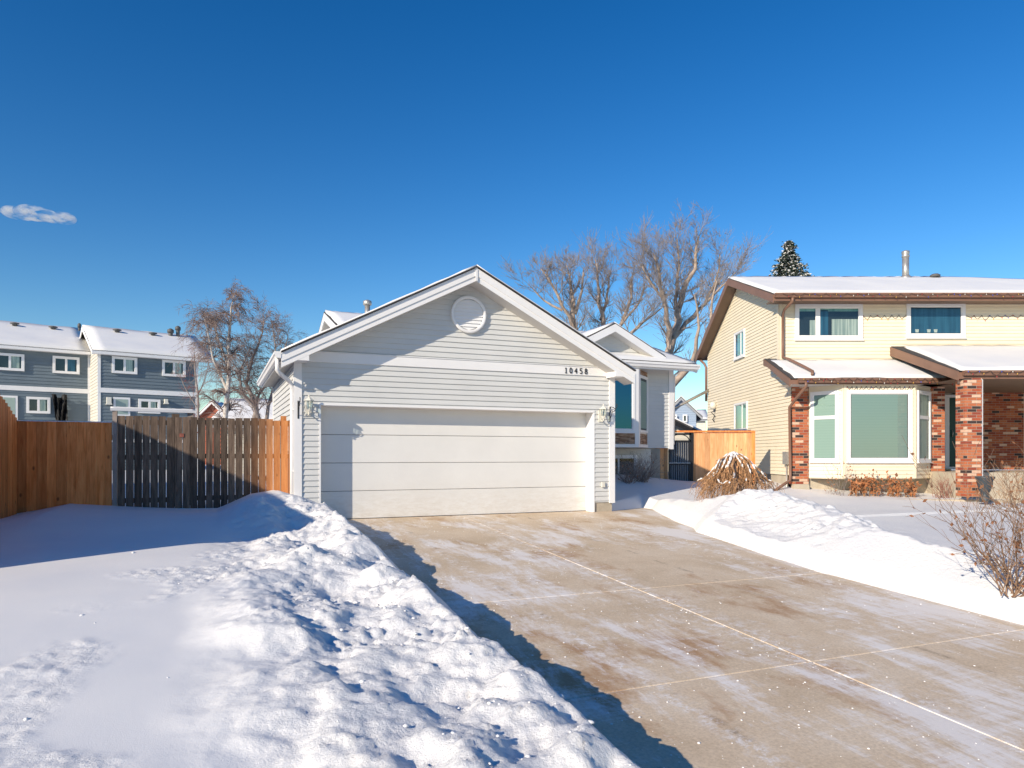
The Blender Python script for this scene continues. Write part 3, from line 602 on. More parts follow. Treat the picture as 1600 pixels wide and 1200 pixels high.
# J-channel clips along the gable soffit
jc=MB()
for sg in (-1,1):
    a_,b_=UM+sg*.02,UM+sg*3.1; jc.prism(G,[(a_,gable(a_)-.012),(b_,gable(b_)-.012),(b_,gable(b_)),(a_,gable(a_))],.02,.032)
build_each(jc,'channel_trim',M['vent'],house)
gt=MB(); fL=gleft(UM-EU); gutter(gt,fL,V0-oh-.02,VB,0.002,2.86); gt.build('gutter',M['white'],house)
dp=MB(); e=UM-EU
pts=[uvw(e-.055,V0-.32,2.86),uvw(e-.055,V0-.32,2.66),uvw(e+.01,V0-.25,2.60),uvw(UL-.12,V0-.02,2.52),uvw(UL-.06,V0+.03,2.44),uvw(UL-.055,V0+.05,2.3),uvw(UL-.055,V0+.05,1.2),uvw(UL-.055,V0+.05,.35)]
dp.tube(pts,.038,8); dp.box(GL,V0+.0,V0+.1,0.03,.06,2.0,2.03); dp.box(GL,V0+.0,V0+.1,.03,.06,.9,.93); dp.build('downspout',M['white'],house)
# house number, cut-out digits
DG={'1':[[(.35,.85),(.55,1),(.55,0)],[(.35,0),(.75,0)]],
'0':[[(.5+.3*math.cos(t*math.pi/8),.5+.5*math.sin(t*math.pi/8)) for t in range(17)]],
'4':[[(.62,0),(.62,1),(.15,.35),(.85,.35)]],
'5':[[(.78,1),(.3,1),(.26,.56)]+[(.48+.3*math.cos(a),.32+.32*math.sin(a)) for a in [2.2,1.6,1.0,.4,-.2,-.8,-1.4,-2.0,-2.5]]],
'8':[[(.5+.24*math.cos(t*math.pi/6),.76+.24*math.sin(t*math.pi/6)) for t in range(13)],[(.5+.3*math.cos(t*math.pi/6),.27+.27*math.sin(t*math.pi/6)) for t in range(13)]]}
for i,ch in enumerate('10458'):
    a,_=px_uv(881+i*7.9,583,V0-.035); mb=MB()
    for st in DG[ch]: mb.tube([G(a+x_*.088,.040,2.906+y_*.108+.002*i*0) for x_,y_ in st],.0095,6)
    mb.build('house_number',M['iron'],band)
# lanterns, hooks, outlet
def lantern(u_,z_):
    l=MB(); c=G(u_,.15,z_); 
    l.box(G,u_-.05,u_+.05,.015,.04,z_-.17,z_+.07); 
    l.tube([G(u_,.04,z_-.12),G(u_,.10,z_-.17),G(u_,.16,z_-.14),G(u_,.15,z_-.09)],.012,6)
    l.lathe(c,[(.012,.19),(.02,.175),(.01,.16),(.03,.14),(.085,.10),(.088,.09),(.07,.085)],6,smooth=False)
    for k in range(6):
        a=2*math.pi*k/6; l.tube([(c[0]+.068*math.cos(a),c[1]+.068*math.sin(a),c[2]+.09),(c[0]+.042*math.cos(a),c[1]+.042*math.sin(a),c[2]-.06)],.006,4)
    l.lathe(c,[(.045,-.055),(.052,-.065),(.035,-.085),(.03,-.1),(.012,-.115),(.004,-.13)],6,smooth=False)
    o=l.build('wall_lantern',M['plasticw'],house)
    g=MB(); g.lathe(c,[(.037,-.058),(.062,.088)],6,smooth=False); g.build('lantern_glass',M['glass'],o)
def hook(u_,z_):
    h=MB(); h.box(G,u_-.012,u_+.012,.036,.042,z_-.16,z_+.16)
    h.tube([G(u_,.04,z_+.12),G(u_,.10,z_+.15),G(u_,.18,z_+.13),G(u_,.25,z_+.10),G(u_,.31,z_+.12),G(u_,.33,z_+.17),G(u_,.30,z_+.20)],.008,5)
    h.tube([G(u_,.04,z_-.1),G(u_,.10,z_-.04),G(u_,.15,z_+.04),G(u_,.12,z_+.09),G(u_,.08,z_+.06),G(u_,.10,z_+.03)],.007,5)
    h.tube([G(u_,.15,z_+.04),G(u_,.22,z_+.05),G(u_,.27,z_+.09)],.007,5)
    h.build('iron_hook',M['iron'],house)
a,b=px_uv(483,634,V0-.15); lantern(a,b); a,b=px_uv(943,646,V0-.15); lantern(a,b)
a,b=px_uv(466,640,V0-.04); hook(a,b); a,b=px_uv(953,647,V0-.04); hook(a,b)
a,b=px_uv(941,757,V0); m=MB(); m.box(G,a-.04,a+.04,.02,.06,b-.055,b+.055); m.build('outlet_cover',M['plasticw'],house,bevel=.006)
# --- main body of the house behind the garage
V1=16.3; G1=gfront(V1); HR=11.72; HB=11.36; ZF=1.40; ZS=3.62; VE=24.5
w=MB(); w.siding(G1,[(7.7,ZF),(HR,ZF),(HR,ZS),(7.7,ZS)],.03)
w.siding(gright(HR),[(V1,ZF),(VE,ZF),(VE,ZS),(V1,ZS)],.03); w.siding(gleft(3.2),[(V1,.3),(VE,.3),(VE,ZS),(V1,ZS)],.03)
w.siding(G1,[(3.2,2.0),(7.7,2.0),(7.7,ZS),(3.2,ZS)],.03)
w.face([uvw(HB,V1,ZF),uvw(HR,V1,ZF),uvw(HR,VE,ZF),uvw(HB,VE,ZF)])
w.siding(gfront(VE).__class__(uvw(0,VE),(CT,ST),(-ST,CT)),[(3.2,.3),(HR,.3),(HR,ZS),(3.2,ZS)],.03)
w.build('wall',M['grey'],house)
t=MB(); t.box(G1,HR-.12,HR+.01,0,.035,ZF-.03,ZS-.06); t.box(gright(HR),V1-.034,V1+.1,0,.03,ZF-.03,ZS-.06); build_each(t,'corner_board',M['white'],house)
f_=MB(); f_.box(G1,7.7,HB,-.3,-.05,-.3,ZF-.01); f_.box(gright(HB),V1+.05,VE,-.3,0,-.3,ZF-.01); build_each(f_,'foundation',M['palebeige'],house)
dps=MB(); dps.tube([G1(HR+.16,.3,ZS+.02),G1(HR+.14,.2,ZS-.08),G1(HR+.06,.02,ZS-.2),G1(HR+.06,-.02,ZF+.1)],.035,8); dps.build('downspout',M['white'],house)
# roof of the main body
EV=V1-.55; EZ=3.70; RV=20.3; RZ=5.24; UL2,UR2=2.84,12.15
rz=lambda vv:EZ+(RZ-EZ)*(vv-EV)/(RV-EV)
rf=MB(); rf.slab([uvw(UL2,EV,EZ),uvw(UR2,EV,EZ),uvw(UR2-.0,RV,RZ),uvw(UL2,RV,RZ)],.03); rf.slab([uvw(UR2,2*RV-EV,EZ),uvw(UL2,2*RV-EV,EZ),uvw(UL2,RV,RZ),uvw(UR2,RV,RZ)],.03)
# cross gable
UC,ZC2,SC=9.74,4.70,.50; VG=V1+.1
rf.slab([uvw(UC-1.9,VG-.35,ZC2-SC*1.9),uvw(UC,VG-.35,ZC2),uvw(UC,RV-1.2,ZC2),uvw(UC-1.9,RV-1.2,ZC2-SC*1.9)],.03)
rf.slab([uvw(UC,VG-.35,ZC2),uvw(UC+1.6,VG-.35,ZC2-SC*1.6),uvw(UC+1.6,RV-1.2,ZC2-SC*1.6),uvw(UC,RV-1.2,ZC2)],.03)
ro2=rf.build('roof',M['shingle'],house)
rs=MB(); snow_cover(rs,[uvw(UL2,EV,EZ),uvw(UR2,EV,EZ),uvw(UR2-.0,RV,RZ),uvw(UL2,RV,RZ)],.07,.06); snow_cover(rs,[uvw(UR2,2*RV-EV,EZ),uvw(UL2,2*RV-EV,EZ),uvw(UL2,RV,RZ),uvw(UR2,RV,RZ)],.07,.06)
snow_cover(rs,[uvw(UC-1.9,VG-.33,ZC2-SC*1.9),uvw(UC,VG-.33,ZC2),uvw(UC,RV-1.2,ZC2),uvw(UC-1.9,RV-1.2,ZC2-SC*1.9)],.07,.04)
snow_cover(rs,[uvw(UC,VG-.33,ZC2),uvw(UC+1.6,VG-.33,ZC2-SC*1.6),uvw(UC+1.6,RV-1.2,ZC2-SC*1.6),uvw(UC,RV-1.2,ZC2)],.06,.04)
rs.build('roof_snow',M['snow_roof'],ro2)
rk=MB(); Gg=gfront(VG)
for sg,l in ((-1,1.9),(1,1.6)):
    e=UC+sg*l; q=lambda u,o:ZC2-.035-SC*abs(u-UC)-o
    rk.prism(Gg,[(UC,q(UC,0)),(e,q(e,0)),(e,q(e,.2)),(UC,q(UC,.2))],.34,.37)
    rk.face([Gg(UC,.34,q(UC,.19)),Gg(e,.34,q(e,.19)),Gg(e,0,q(e,.19)),Gg(UC,0,q(UC,.19))],1)
rk.box(G1,7.9,UR2,.55,.575,EZ-.22,EZ-.03)
rk.face([G1(7.9,.55,ZS-.03),G1(UR2,.55,ZS-.03),G1(UR2,0,ZS-.03),G1(7.9,0,ZS-.03)],1)
rk.prism(gright(UR2),[(EV,EZ-.03),(RV,RZ-.03),(RV,RZ-.25),(EV,EZ-.25)],-.03,0); rk.prism(gright(UR2),[(2*RV-EV,EZ-.03),(RV,RZ-.03),(RV,RZ-.25),(2*RV-EV,EZ-.25)],-.03,0)
rk.prism(gleft(UL2),[(EV,EZ-.03),(RV,RZ-.03),(RV,RZ-.25),(EV,EZ-.25)],-.03,0); rk.prism(gleft(UL2),[(2*RV-EV,EZ-.03),(RV,RZ-.03),(RV,RZ-.25),(2*RV-EV,EZ-.25)],-.03,0)
for ua_,ub_ in ((UL2,3.2),(HR,UR2)):
    for e_ in (EV,2*RV-EV): rk.face([uvw(ua_,e_,EZ-.2),uvw(ub_,e_,EZ-.2),uvw(ub_,RV,RZ-.2),uvw(ua_,RV,RZ-.2)],1)
build_each(rk,'eave_board',[M['white'],M['soffit']],house)
gw=MB(); gw.siding(Gg,[(UC-1.75,3.8),(UC+1.3,3.8),(UC+.02,ZC2-.22),(UC-.02,ZC2-.22)],.03)
for uu,fr in ((3.2,gleft(3.2)),(HR,gright(HR))): gw.siding(fr,[(V1,ZS),(VE-.2,ZS),(RV,RZ-.25)],.03)
build_each(gw,'gable_wall',M['grey'],house)
gt=MB(); gutter(gt,G1,7.9,UR2,.576,EZ-.17,.12,.13); gt.build('gutter',M['white'],house)
# bay window: front panel and angled right return
bf=V1-.62; GB=gfront(bf); b0=8.0; b1,_=px_uv(996,640,bf); b2,_=px_uv(1010,640,V1)
za,zb=px_uv(975,697,bf)[1],px_uv(975,578,bf)[1]+.04
zst=px_uv(975,674,bf)[1]; zw=px_uv(975,586,bf)[1]
p0=uvw(b1,bf)[:2]; p1=uvw(b2,V1)[:2]; GS,ls=seg(p0,p1)
wl=MB()
for fr,l0,l1 in ((GB,b0,b1-.001),(GS,0,ls)):
    wl.box(fr,l0,l1,-.05,0,za,zb)
wl.face([uvw(b0,bf,za),uvw(b1,bf,za),uvw(b2,V1,za),uvw(b0,V1,za)])
bay=wl.build('bay',M['white'],house)
st=MB(); st.box(GB,b0,b1-.1,.0,.03,za+.06,zst-.05); st.box(GS,.12,ls-.02,.0,.03,za+.06,zst-.05); st.box(GB,b0,b1-.1,0,.03,zw+.05,zb); st.box(GS,.12,ls-.02,0,.03,zw+.05,zb); build_each(st,'stone_panel',M['stone'],bay)
tr=MB(); tr.box(GB,b1-.1,b1+.012,0,.045,za-.03,zb); tr.box(GS,-.01,.10,0,.045,za-.03,zb); tr.box(GB,b0,b1-.101,0,.05,za-.03,za+.05); tr.box(GS,.101,ls,0,.05,za-.03,za+.05); build_each(tr,'corner_board',M['white'],bay)
window(bay,GB,b0,b1-.101,zst-.02,zw+.04,.07,glass=M['dglass'],out=.06)
window(bay,GS,.101,ls-.01,zst-.02,zw+.04,.05,glass=M['glass'],out=.05,back=[(.2,ls-.1,zst+.1,zw-.1,M['blind'],'blind')],sill=False)
# basement window
s1_,z1_=px_uv(994,711,V1+.05); s0_=8.3; zbv=px_uv(994,747,V1+.05)[1]
window(house,Fr(G1(0,-.05,0)[:2],G1.ds,G1.dd),s0_,s1_,zbv,z1_,.07,mull=(px_uv(967,730,V1)[0],),glass=M['darkglass'],label='low white basement window with dark glass')
# roof vent pipe
x,y,z=uvw(4.3,19.6,5.0); vp=MB(); a,b=px_uv(574,474,19.6); x,y,_=uvw(a,19.6); vp.tube([(x,y,4.7),(x,y,b-.03)],.075,12); vp.lathe((x,y,b-.05),[(.11,0),(.12,.02),(.12,.1),(.10,.12),(.02,.15)],14); vp.build('vent_pipe',M['metal'],house)
# ------------------------------------------------------------------ fences on the left
FG=gfront(FV)
def boards(mb,f,s0,s1,w_,gap,zb_,zt,th=.02,d=0,jit=.012,alt=0):
    s=s0;k=0
    while s<s1-.01:
        e=min(s+w_*rnd.uniform(.93,1.07),s1); mb.rr(); dd=d+(alt if k%2 else 0)+rnd.uniform(-.003,.003)
        zt_=zt(s) if callable(zt) else zt
        mb.box(f,s,e,dd,dd+th,zb_,zt_+rnd.uniform(-jit,jit)); s=e+gap; k+=1
uA=px_uv(176,655,FV)[0]; uB=px_uv(27,657,FV)[0]; zf=px_uv(100,659,FV)[1]
fe=thing('cedar_fence',FG(-2.2,0,.2),'brown cedar board fence section between the curved side fence and the grey gate','fence')
mb=MB(); boards(mb,FG,uB,uA-.01,.135,.002,.0,zf,.02,0,.003); mb.build('fence_board',M['cedar'],fe)
mb=MB(); mb.box(FG,uB,uA-.01,-.05,-.005,.35,.44); mb.box(FG,uB,uA-.01,-.05,-.005,1.45,1.54); build_each(mb,'rail',M['cedar'],fe)
mb=MB(); snow_cover(mb,[FG(uB,.03,zf),FG(uA-.01,.03,zf),FG(uA-.01,-.03,zf),FG(uB,-.03,zf)],.015,.002,.02); mb.build('fence_snow',M['snow_roof'],fe)
# side fence running toward the street with a swooping top
LS=gright(uB-.02)
sf=thing('side_fence',uvw(uB,11,.2),'brown cedar side fence with a swooping top at the left edge of the yard','fence')
mb=MB(); boards(mb,LS,7.5,FV,.135,.002,-.3,lambda s: zf+.02+.62*(1-math.exp(-((FV-s)/1.3)**1.3)),.02,0,.004); mb.build('fence_board',M['cedar'],sf)
mb=MB(); mb.box(LS,7.5,FV,-.05,-.005,.3,.39); mb.box(LS,7.5,FV,-.05,-.005,1.3,1.39); build_each(mb,'rail',M['cedar'],sf)
# weathered gate fence
uC=1.29; uW=px_uv(184,652,FV)[0]; zg=px_uv(300,652,FV)[1]
gf=thing('wooden_gate_fence',FG(0,0,.2),'weathered grey picket fence and gate turning orange beside the garage wall','fence')
mb=MB(); s=uW;k=0; gate_s=px_uv(270,655,FV)[0]; gate_e=px_uv(293,655,FV)[0]
while s<uC-.02:
    mb.rr(); e=min(s+.118*rnd.uniform(.92,1.04),uC); top=zg+rnd.uniform(-.012,.008)-(.02 if s>.9 else 0)
    mb.box(FG,s,e,rnd.uniform(-.003,.003),.02,-.05,top); s=e+(.008 if k%5 else .013); k+=1
mb.build('picket',M['weather'],gf)
mb=MB()
for z_ in (.38,1.12,1.72): mb.rr(); mb.box(FG,uW,gate_s+.05,-.05,-.006,z_,z_+.085); mb.rr(); mb.box(FG,gate_s+.3,uC,-.05,-.006,z_+.02,z_+.105)
mb.rr(); mb.box(FG,gate_s+.02,gate_s+.10,-.05,-.006,.1,zg-.02)
build_each(mb,'rail',M['weather'],gf)
mb=MB(); a,b=px_uv(284,680,FV); mb.box(FG,a-.035,a+.035,.021,.03,b-.035,b+.03); mb.build('gate_latch',M['redtwig'],gf)
mb=MB(); mb.box(FG,gate_s-.02,gate_s+.10,-.10,-.055,0,zg+.06); mb.box(FG,uC-.16,uC-.06,-.1,-.055,0,zg+.06); build_each(mb,'fence_post',M['weather'],gf)
# arbour frame over the gate
ar=thing('gate_arbour',FG(-1,0,.2),'pale grey timber frame with a snowy top beam above the weathered gate','arbour')
mb=MB(); mb.box(FG,uA,uW-.01,-.07,.03,-.1,zg+.12); mb.build('post',M['post'],ar)
a2=px_uv(297,650,FV)[0]
mb=MB(); mb.box(FG,a2-.05,a2+.05,-.30,-.2,-.1,zg+.12); mb.build('post',M['post'],ar)
mb=MB(); P=[FG(uA-.03,.05,zg+.13),FG(a2+.08,-.18,zg+.13),FG(a2+.08,-.30,zg+.13),FG(uA-.03,-.07,zg+.13)]; mb.slab(P,.045); mb.build('beam',M['white'],ar)
mb=MB(); snow_cover(mb,P,.03,.01,.05); mb.build('beam_snow',M['snow_roof'],ar)
# ------------------------------------------------------------------ neighbour on the right
H2=thing('cream_house',(8,20,0.1),'two storey cream sided house with brown trim and red brick pillars','house')
YW=20.0; XW=7.58; A=wfront(YW); YR=23.5; YBk=27.25; ZR=7.12; ZE=5.66; ZEb=5.12; YE=19.4
YL=19.08
w=MB(); 
w.siding(A,[(XW,3.4),(22.5,3.4),(22.5,5.6),(XW,5.6)],.66,.1)
SW=wleft(XW); 
w.siding(SW,[(YL,.66),(YBk,.66),(YBk,3.2),(YL,3.2)],.66,.1)
w.siding(SW,[(YW,3.2),(YBk,3.2),(YBk,5.2),(YBk-.02,5.22),(YR,ZR-.22),(YW,5.72)],.66,.1)
w.siding(SW,[(YL,3.2),(YW,3.2),(YW,3.62)],.66,.1)
w.siding(wright(22.5),[(YW,.66),(YBk,.66),(YBk,5.2),(YW,5.6)],.66,.1)
w.siding(Fr((0,YBk),(1,0),(0,1)),[(XW,.66),(22.5,.66),(22.5,5.2),(XW,5.2)],.66,.1)
w.build('wall',M['cream'],H2)
f_=MB(); f_.box(SW,YL+.05,YBk,-.25,-.02,-.3,.66); f_.box(wfront(YL+.1),XW+.02,12.0,-.2,0,-.3,.66); f_.prism(wfront(YL),[(7.5,-.2),(8.08,-.2),(8.0,.42),(7.60,.42)],-.05,.12); f_.prism(wfront(YL),[(11.25,-.2),(11.8,-.2),(11.72,.45),(11.34,.45)],-.05,.12); build_each(f_,'foundation',M['found'],H2)
# cream wall parts at ground level
lw=MB(); lw.siding(wfront(YL+.05),[(8.0,.66),(8.1,.66),(8.1,3.15),(8.0,3.15)],.66,.1)
lw.box(wfront(21.0),11.6,13.1,-.1,0,.7,3.3); lw.siding(wfront(20.9),[(15.1,.8),(22.5,.8),(22.5,3.3),(15.1,3.3)],.66,.1); build_each(lw,'porch_wall',M['cream'],H2)
cb=MB(); cb.box(A,XW-.01,XW+.08,.0,.03,3.9,5.55); cb.box(SW,YW-.03,YW+.08,0,.03,3.9,5.6); build_each(cb,'corner_board',M['cream'],H2)
# main roof, snow, fascia, gutter
XL=7.22; XRt=14.6; XC=22.9
rf=MB(); rf.slab([(XL,YE,ZE),(XC,YE,ZE),(XRt,YR,ZR),(XL,YR,ZR)],.04); rf.slab([(XC,YBk+.35,ZEb),(XL,YBk+.35,ZEb),(XL,YR,ZR),(XRt,YR,ZR)],.04); rf.face([(XC,YE,ZE),(XC,YBk+.35,ZEb),(XRt,YR,ZR)])
r1=rf.build('roof',M['shingle'],H2)
rs=MB(); snow_cover(rs,[(XL,YE,ZE),(XC,YE,ZE),(XRt,YR,ZR),(XL,YR,ZR)],.09,.03,.35); snow_cover(rs,[(XC,YBk+.35,ZEb),(XL,YBk+.35,ZEb),(XL,YR,ZR),(XRt,YR,ZR)],.09,.03,.35); rs.build('roof_snow',M['snow_roof'],r1)
fa=MB(); FL=wleft(XL)
fa.prism(FL,[(YE,ZE-.03),(YR,ZR-.02),(YR,ZR-.24),(YE,ZE-.25)],0,.03); fa.prism(FL,[(YR,ZR-.02),(YBk+.35,ZEb-.03),(YBk+.35,ZEb-.27),(YR,ZR-.24)],0,.03)
fa.box(wfront(YE),XL,XC,-.03,0,ZE-.2,ZE-.02); fa.box(Fr((0,YBk+.35),(1,0),(0,1)),XL,XC,-.02,0,ZEb-.2,ZEb-.02)
build_each(fa,'fascia',M['brown'],H2)
so_=MB(); so_.box(A,XL,XC,.0,YW-YE-.03,ZE-.17,ZE-.15)
for (ya,za_),(yb,zb_) in (((YE,ZE-.2),(YR,ZR-.22)),((YR,ZR-.22),(YBk+.35,ZEb-.2))):
    nn=int(abs(yb-ya)/.12)
    for k in range(nn):
        t0,t1=k/nn,(k+.93)/nn; so_.face([(XL,ya+(yb-ya)*t0,za_+(zb_-za_)*t0),(XL,ya+(yb-ya)*t1,za_+(zb_-za_)*t1),(XW,ya+(yb-ya)*t1,za_+(zb_-za_)*t1),(XW,ya+(yb-ya)*t0,za_+(zb_-za_)*t0)])
    so_.face([(XL,ya,za_+.02),(XL,yb,zb_+.02),(XW,yb,zb_+.02),(XW,ya,za_+.02)])
so_.build('soffit',M['brownsoff'],H2)
gu=MB(); gutter(gu,wfront(YE),XL,XC,.001,ZE-.12,.11,.12); gu.build('gutter',M['brown'],H2)
# pent roof above the bay
PX0,PX1=7.22,11.42; PE,PZ=18.25,3.20; PT=3.92
rf=MB(); rf.slab([(PX0,PE,PZ),(PX1,PE,PZ),(PX1,YW,PT),(PX0,YW+.15,PT+.05)],.04); r2=rf.build('roof',M['shingle'],H2)
rs=MB(); snow_cover(rs,[(PX0+.06,PE,PZ),(PX1,PE,PZ),(PX1,YW,PT-.03),(PX0+.06,YW-.05,PT-.05)],.08,.10,.2); rs.build('roof_snow',M['snow_roof'],r2)
fa=MB(); fa.prism(wleft(PX0),[(PE,PZ-.02),(YW+.15,PT+.03),(YW+.15,PT-.15),(YW-.2,PT-.25),(PE,PZ-.22)],0,.03); fa.box(wfront(PE),PX0,PX1,-.02,0,PZ-.16,PZ-.02); fa.prism(wright(PX1),[(PE,PZ-.02),(YW,PT-.02),(YW,PT-.2),(PE,PZ-.2)],0,.03); build_each(fa,'fascia',M['brown'],H2)
so_=MB(); so_.face([(PX0,PE,PZ-.15),(PX1,PE,PZ-.15),(PX1,YL+.1,PZ-.15),(PX0,YL+.1,PZ-.15)]); so_.face([(PX0,PE,PZ-.14),(XW,PE,PZ-.14),(XW,YW,PT-.14),(PX0,YW,PT-.14)]); so_.box(wfront(YL),8.03,11.3,-.02,.0,3.02,3.08); so_.build('soffit',M['soffit'],H2)
gu=MB(); gutter(gu,wfront(PE),PX0+.18,PX1+.05,.001,PZ-.125,.11,.12); gu.build('gutter',M['brown'],H2)
# porch roof
QX0,QX1=10.76,20.0; QE,QZ=16.95,3.24; QT=4.30
rf=MB(); rf.slab([(QX0,QE,QZ),(QX1,QE,QZ),(QX1,YW,QT),(QX0,YW,QT)],.04); r3=rf.build('roof',M['shingle'],H2)
rs=MB(); snow_cover(rs,[(QX0+.02,QE,QZ),(QX1,QE,QZ),(QX1,YW-.12,QT-.04),(QX0+.25,YW-.12,QT-.04)],.08,.06,.25); rs.build('roof_snow',M['snow_roof'],r3)
fa=MB(); fa.prism(wleft(QX0),[(QE,QZ-.02),(YW,QT-.02),(YW,QT-.27),(QE,QZ-.24)],0,.03); fa.box(wfront(QE),QX0,QX1,-.03,0,QZ-.2,QZ-.02); build_each(fa,'fascia',M['brown'],H2)
so_=MB(); so_.face([(QX0,QE,QZ-.19),(QX1,QE,QZ-.19),(QX1,21.0,QZ-.19),(QX0,21.0,QZ-.19)]); so_.build('soffit',M['brownsoff'],H2)
gu=MB(); gutter(gu,wfront(QE),QX0+.08,QX1,.001,QZ-.125,.11,.12); gu.build('gutter',M['brown'],H2)
# brick piers and porch brick
def pier(x0,x1,y0,y1,z0,z1):
    b=MB(); b.box(wfront(y0),x0,x1,-(y1-y0),0,z0,z1); b.build('brick_pillar',M['brick'],H2)
pier(XW+.004,8.03,YL-.02,YL+.2,.42,3.05); pier(11.34,11.72,YL-.02,YL+.5,.45,3.05); pier(10.87,11.28,16.9,17.25,.2,3.05)
b=MB(); b.box(wfront(20.8),13.9,15.12,-.2,0,.78,3.05); b.build('brick_wall',M['brick'],H2)
m=MB(); m.box(wfront(16.98),11.30,11.36,-.25,0,.55,3.05); m.build('porch_trim',M['white'],H2)
st=MB(); st.box(wfront(18.0),11.3,19.0,-2.9,0,-.2,.76); st.build('porch_slab',M['found'],H2)
# entry door
x0d,_,_=px(1474,700,20.95); DF=wfront(20.95); m=MB(); 
dz0=.80; m.box(DF,12.85,12.98,0,.06,dz0,3.0); m.box(DF,12.98,14.0,0,.05,2.92,3.0); m.box(DF,13.85,13.98,0,.06,dz0,2.919); m.box(DF,12.98,13.85,0,.05,dz0,.86)
fd=m.build('front_door',M['white'],H2)
m=MB(); m.box(DF,12.985,13.845,0.005,.03,.87,2.91); m.build('door_leaf',M['teal'],fd)
m=MB(); m.tube([DF(13.07,.06,1.75),DF(13.07,.08,1.85),DF(13.07,.06,1.95)],.015,6); m.build('handle',M['metal'],fd)
# bay window on the cream house
BY=18.4; BF=wfront(BY); bz0,bz1=.60,3.05; cA,cB=8.67,10.54
pL=(8.04,19.05); pc=(cA,BY); pd=(cB,BY); pR=(11.31,19.05)
FLf,ll=seg(pL,pc); FRf,lr=seg(pd,pR)
w=MB()
for fr,l in ((FLf,ll),(FRf,lr)): w.siding(fr,[(0,bz0),(l,bz0),(l,bz1),(0,bz1)],.60,.1)
w.siding(BF,[(cA,bz0),(cB,bz0),(cB,bz1),(cA,bz1)],.60,.1)
w.hprism([pL,pc,pd,pR],bz0-.02,bz0-.001)
for fr,a_,b_ in ((BF,cA-.0,cA+.05),(BF,cB-.05,cB),(FLf,ll-.05,ll),(FRf,0,.05)): w.box(fr,a_,b_,.0,.024,bz0,bz1)
bay2=w.build('bay',M['cream'],H2)
def wxz(x0_,x1_,y0_,y1_,Y): return px(x0_,700,Y)[0],px(x1_,700,Y)[0],px(0,y1_,Y)[2],px(0,y0_,Y)[2]
a,b,c,d=wxz(1322,1424.5,609.5,722,BY); W=window(bay2,BF,a,b,c,d,.09,back=[(a+.13,b-.13,c+.12,d-.12,M['blind'],'blind')])
zm=px(0,652,18.6)[2]; window(bay2,FLf,.05,ll-.11,c,d,.075,trans=(zm,),mw=.09,back=[(.14,ll-.18,c+.1,d-.1,M['blind'],'blind')])
window(bay2,FRf,.08,lr-.06,c,d,.075,trans=(zm,),mw=.09,back=[(.17,lr-.15,c+.1,d-.1,M['curtain'],'curtain')])
a,b,c,d=wxz(1241.5,1347,475.8,531,YW); ml=px(1277,0,YW)[0]
window(H2,A,a,b,c,d,.10,mull=(ml,),mw=.13,back=[(a+.42,ml-.07,c+.13,d-.45,M['curtain'],'curtain'),(ml+.08,ml+.30,c+.13,d-.16,M['bluecurtain'],'curtain'),(ml+.40,b-.13,c+.13,d-.42,M['curtain'],'curtain'),(a+.12,b-.12,d-.2,d-.12,M['greencurtain'],'blind')],label='wide upstairs window with white curtains left of the snowy porch roof')
a,b,c,d=wxz(1415.5,1507,474,528,YW); W=window(H2,A,a,b,c,d,.10,glass=M['glass'],back=[(a+.14,b-.14,c+.14,d-.14,M['bluecurtain'],'curtain')],label='upstairs picture window with a blue interior above the porch roof')
for x_ in (1432,1450.5,1461):
    q=MB(); X_,_,Z_=px(x_,524,YW); q.prism(A,[(X_-.04,c+.15),(X_+.04,c+.15),(X_+.055,c+.24),(X_-.055,c+.24)],.0257,.0265); q.build('flower_pot',M['plasticw'],W)
for (xa,xb,ya,yb) in ((1149,1164.8,513,556),(1149,1169,626.5,672)):
    y0_=XW*F/(xb-800); y1_=XW*F/(xa-800); z1w=ZC+(YH-ya)/F*y0_; z0w=ZC+(YH-yb)/F*y0_
    window(H2,SW,y0_,y1_,z0w,z1w,.06,mull=((y0_+y1_)/2-.15,),back=[(y0_+.1,y1_-.3,z0w+.1,z1w-.1,M['greencurtain'],'curtain')])
# downspouts
def spout(pts,r=.04): m=MB(); m.tube(pts,r,8); return m.build('downspout',M['brown'],H2)
spout([(7.72,YE-.05,ZE-.12),(7.72,YE-.03,ZE-.22),(7.64,19.75,5.28),(7.67,19.93,5.18),(7.67,19.93,3.98),(7.70,19.6,3.88),(7.80,18.9,3.60),(7.88,18.45,3.40),(7.80,18.28,3.30)])
spout([(7.60,PE-.06,PZ-.1),(7.60,PE-.06,PZ-.22),(7.52,18.6,2.72),(7.50,YL-.06,2.5),(7.52,YL-.06,.72),(7.50,YL-.08,.52),(7.35,18.95,.44),(6.75,18.3,.22)])
spout([(XW-.3,YBk+.3,ZEb-.1),(XW-.1,YBk+.1,4.75),(XW-.05,YBk+.05,4.6),(XW-.05,YBk+.05,3.3)],.045)
# roof pipes
x,y,z=px(1415,431,23.3); c=MB(); c.tube([(x,y,6.9),(x,y,7.75)],.105,14); c.lathe((x,y,7.75),[(.105,0),(.12,.01),(.12,.06),(.10,.09),(.12,.12),(.12,.2),(.05,.23)],14); c.lathe((x,y,6.95),[(.2,0),(.17,.15),(.12,.2)],14); c.build('chimney_pipe',M['metal'],H2)
for xx,yy in ((1461,429),(1570,437)):
    x,y,z=px(xx,yy+4,23.2); c=MB(); c.tube([(x,y,z-.2),(x,y,z+.02)],.07,8); c.lathe((x,y,z),[(.15,0),(.16,.06),(.1,.1)],10); c.build('roof_vent',M['vent'],H2)
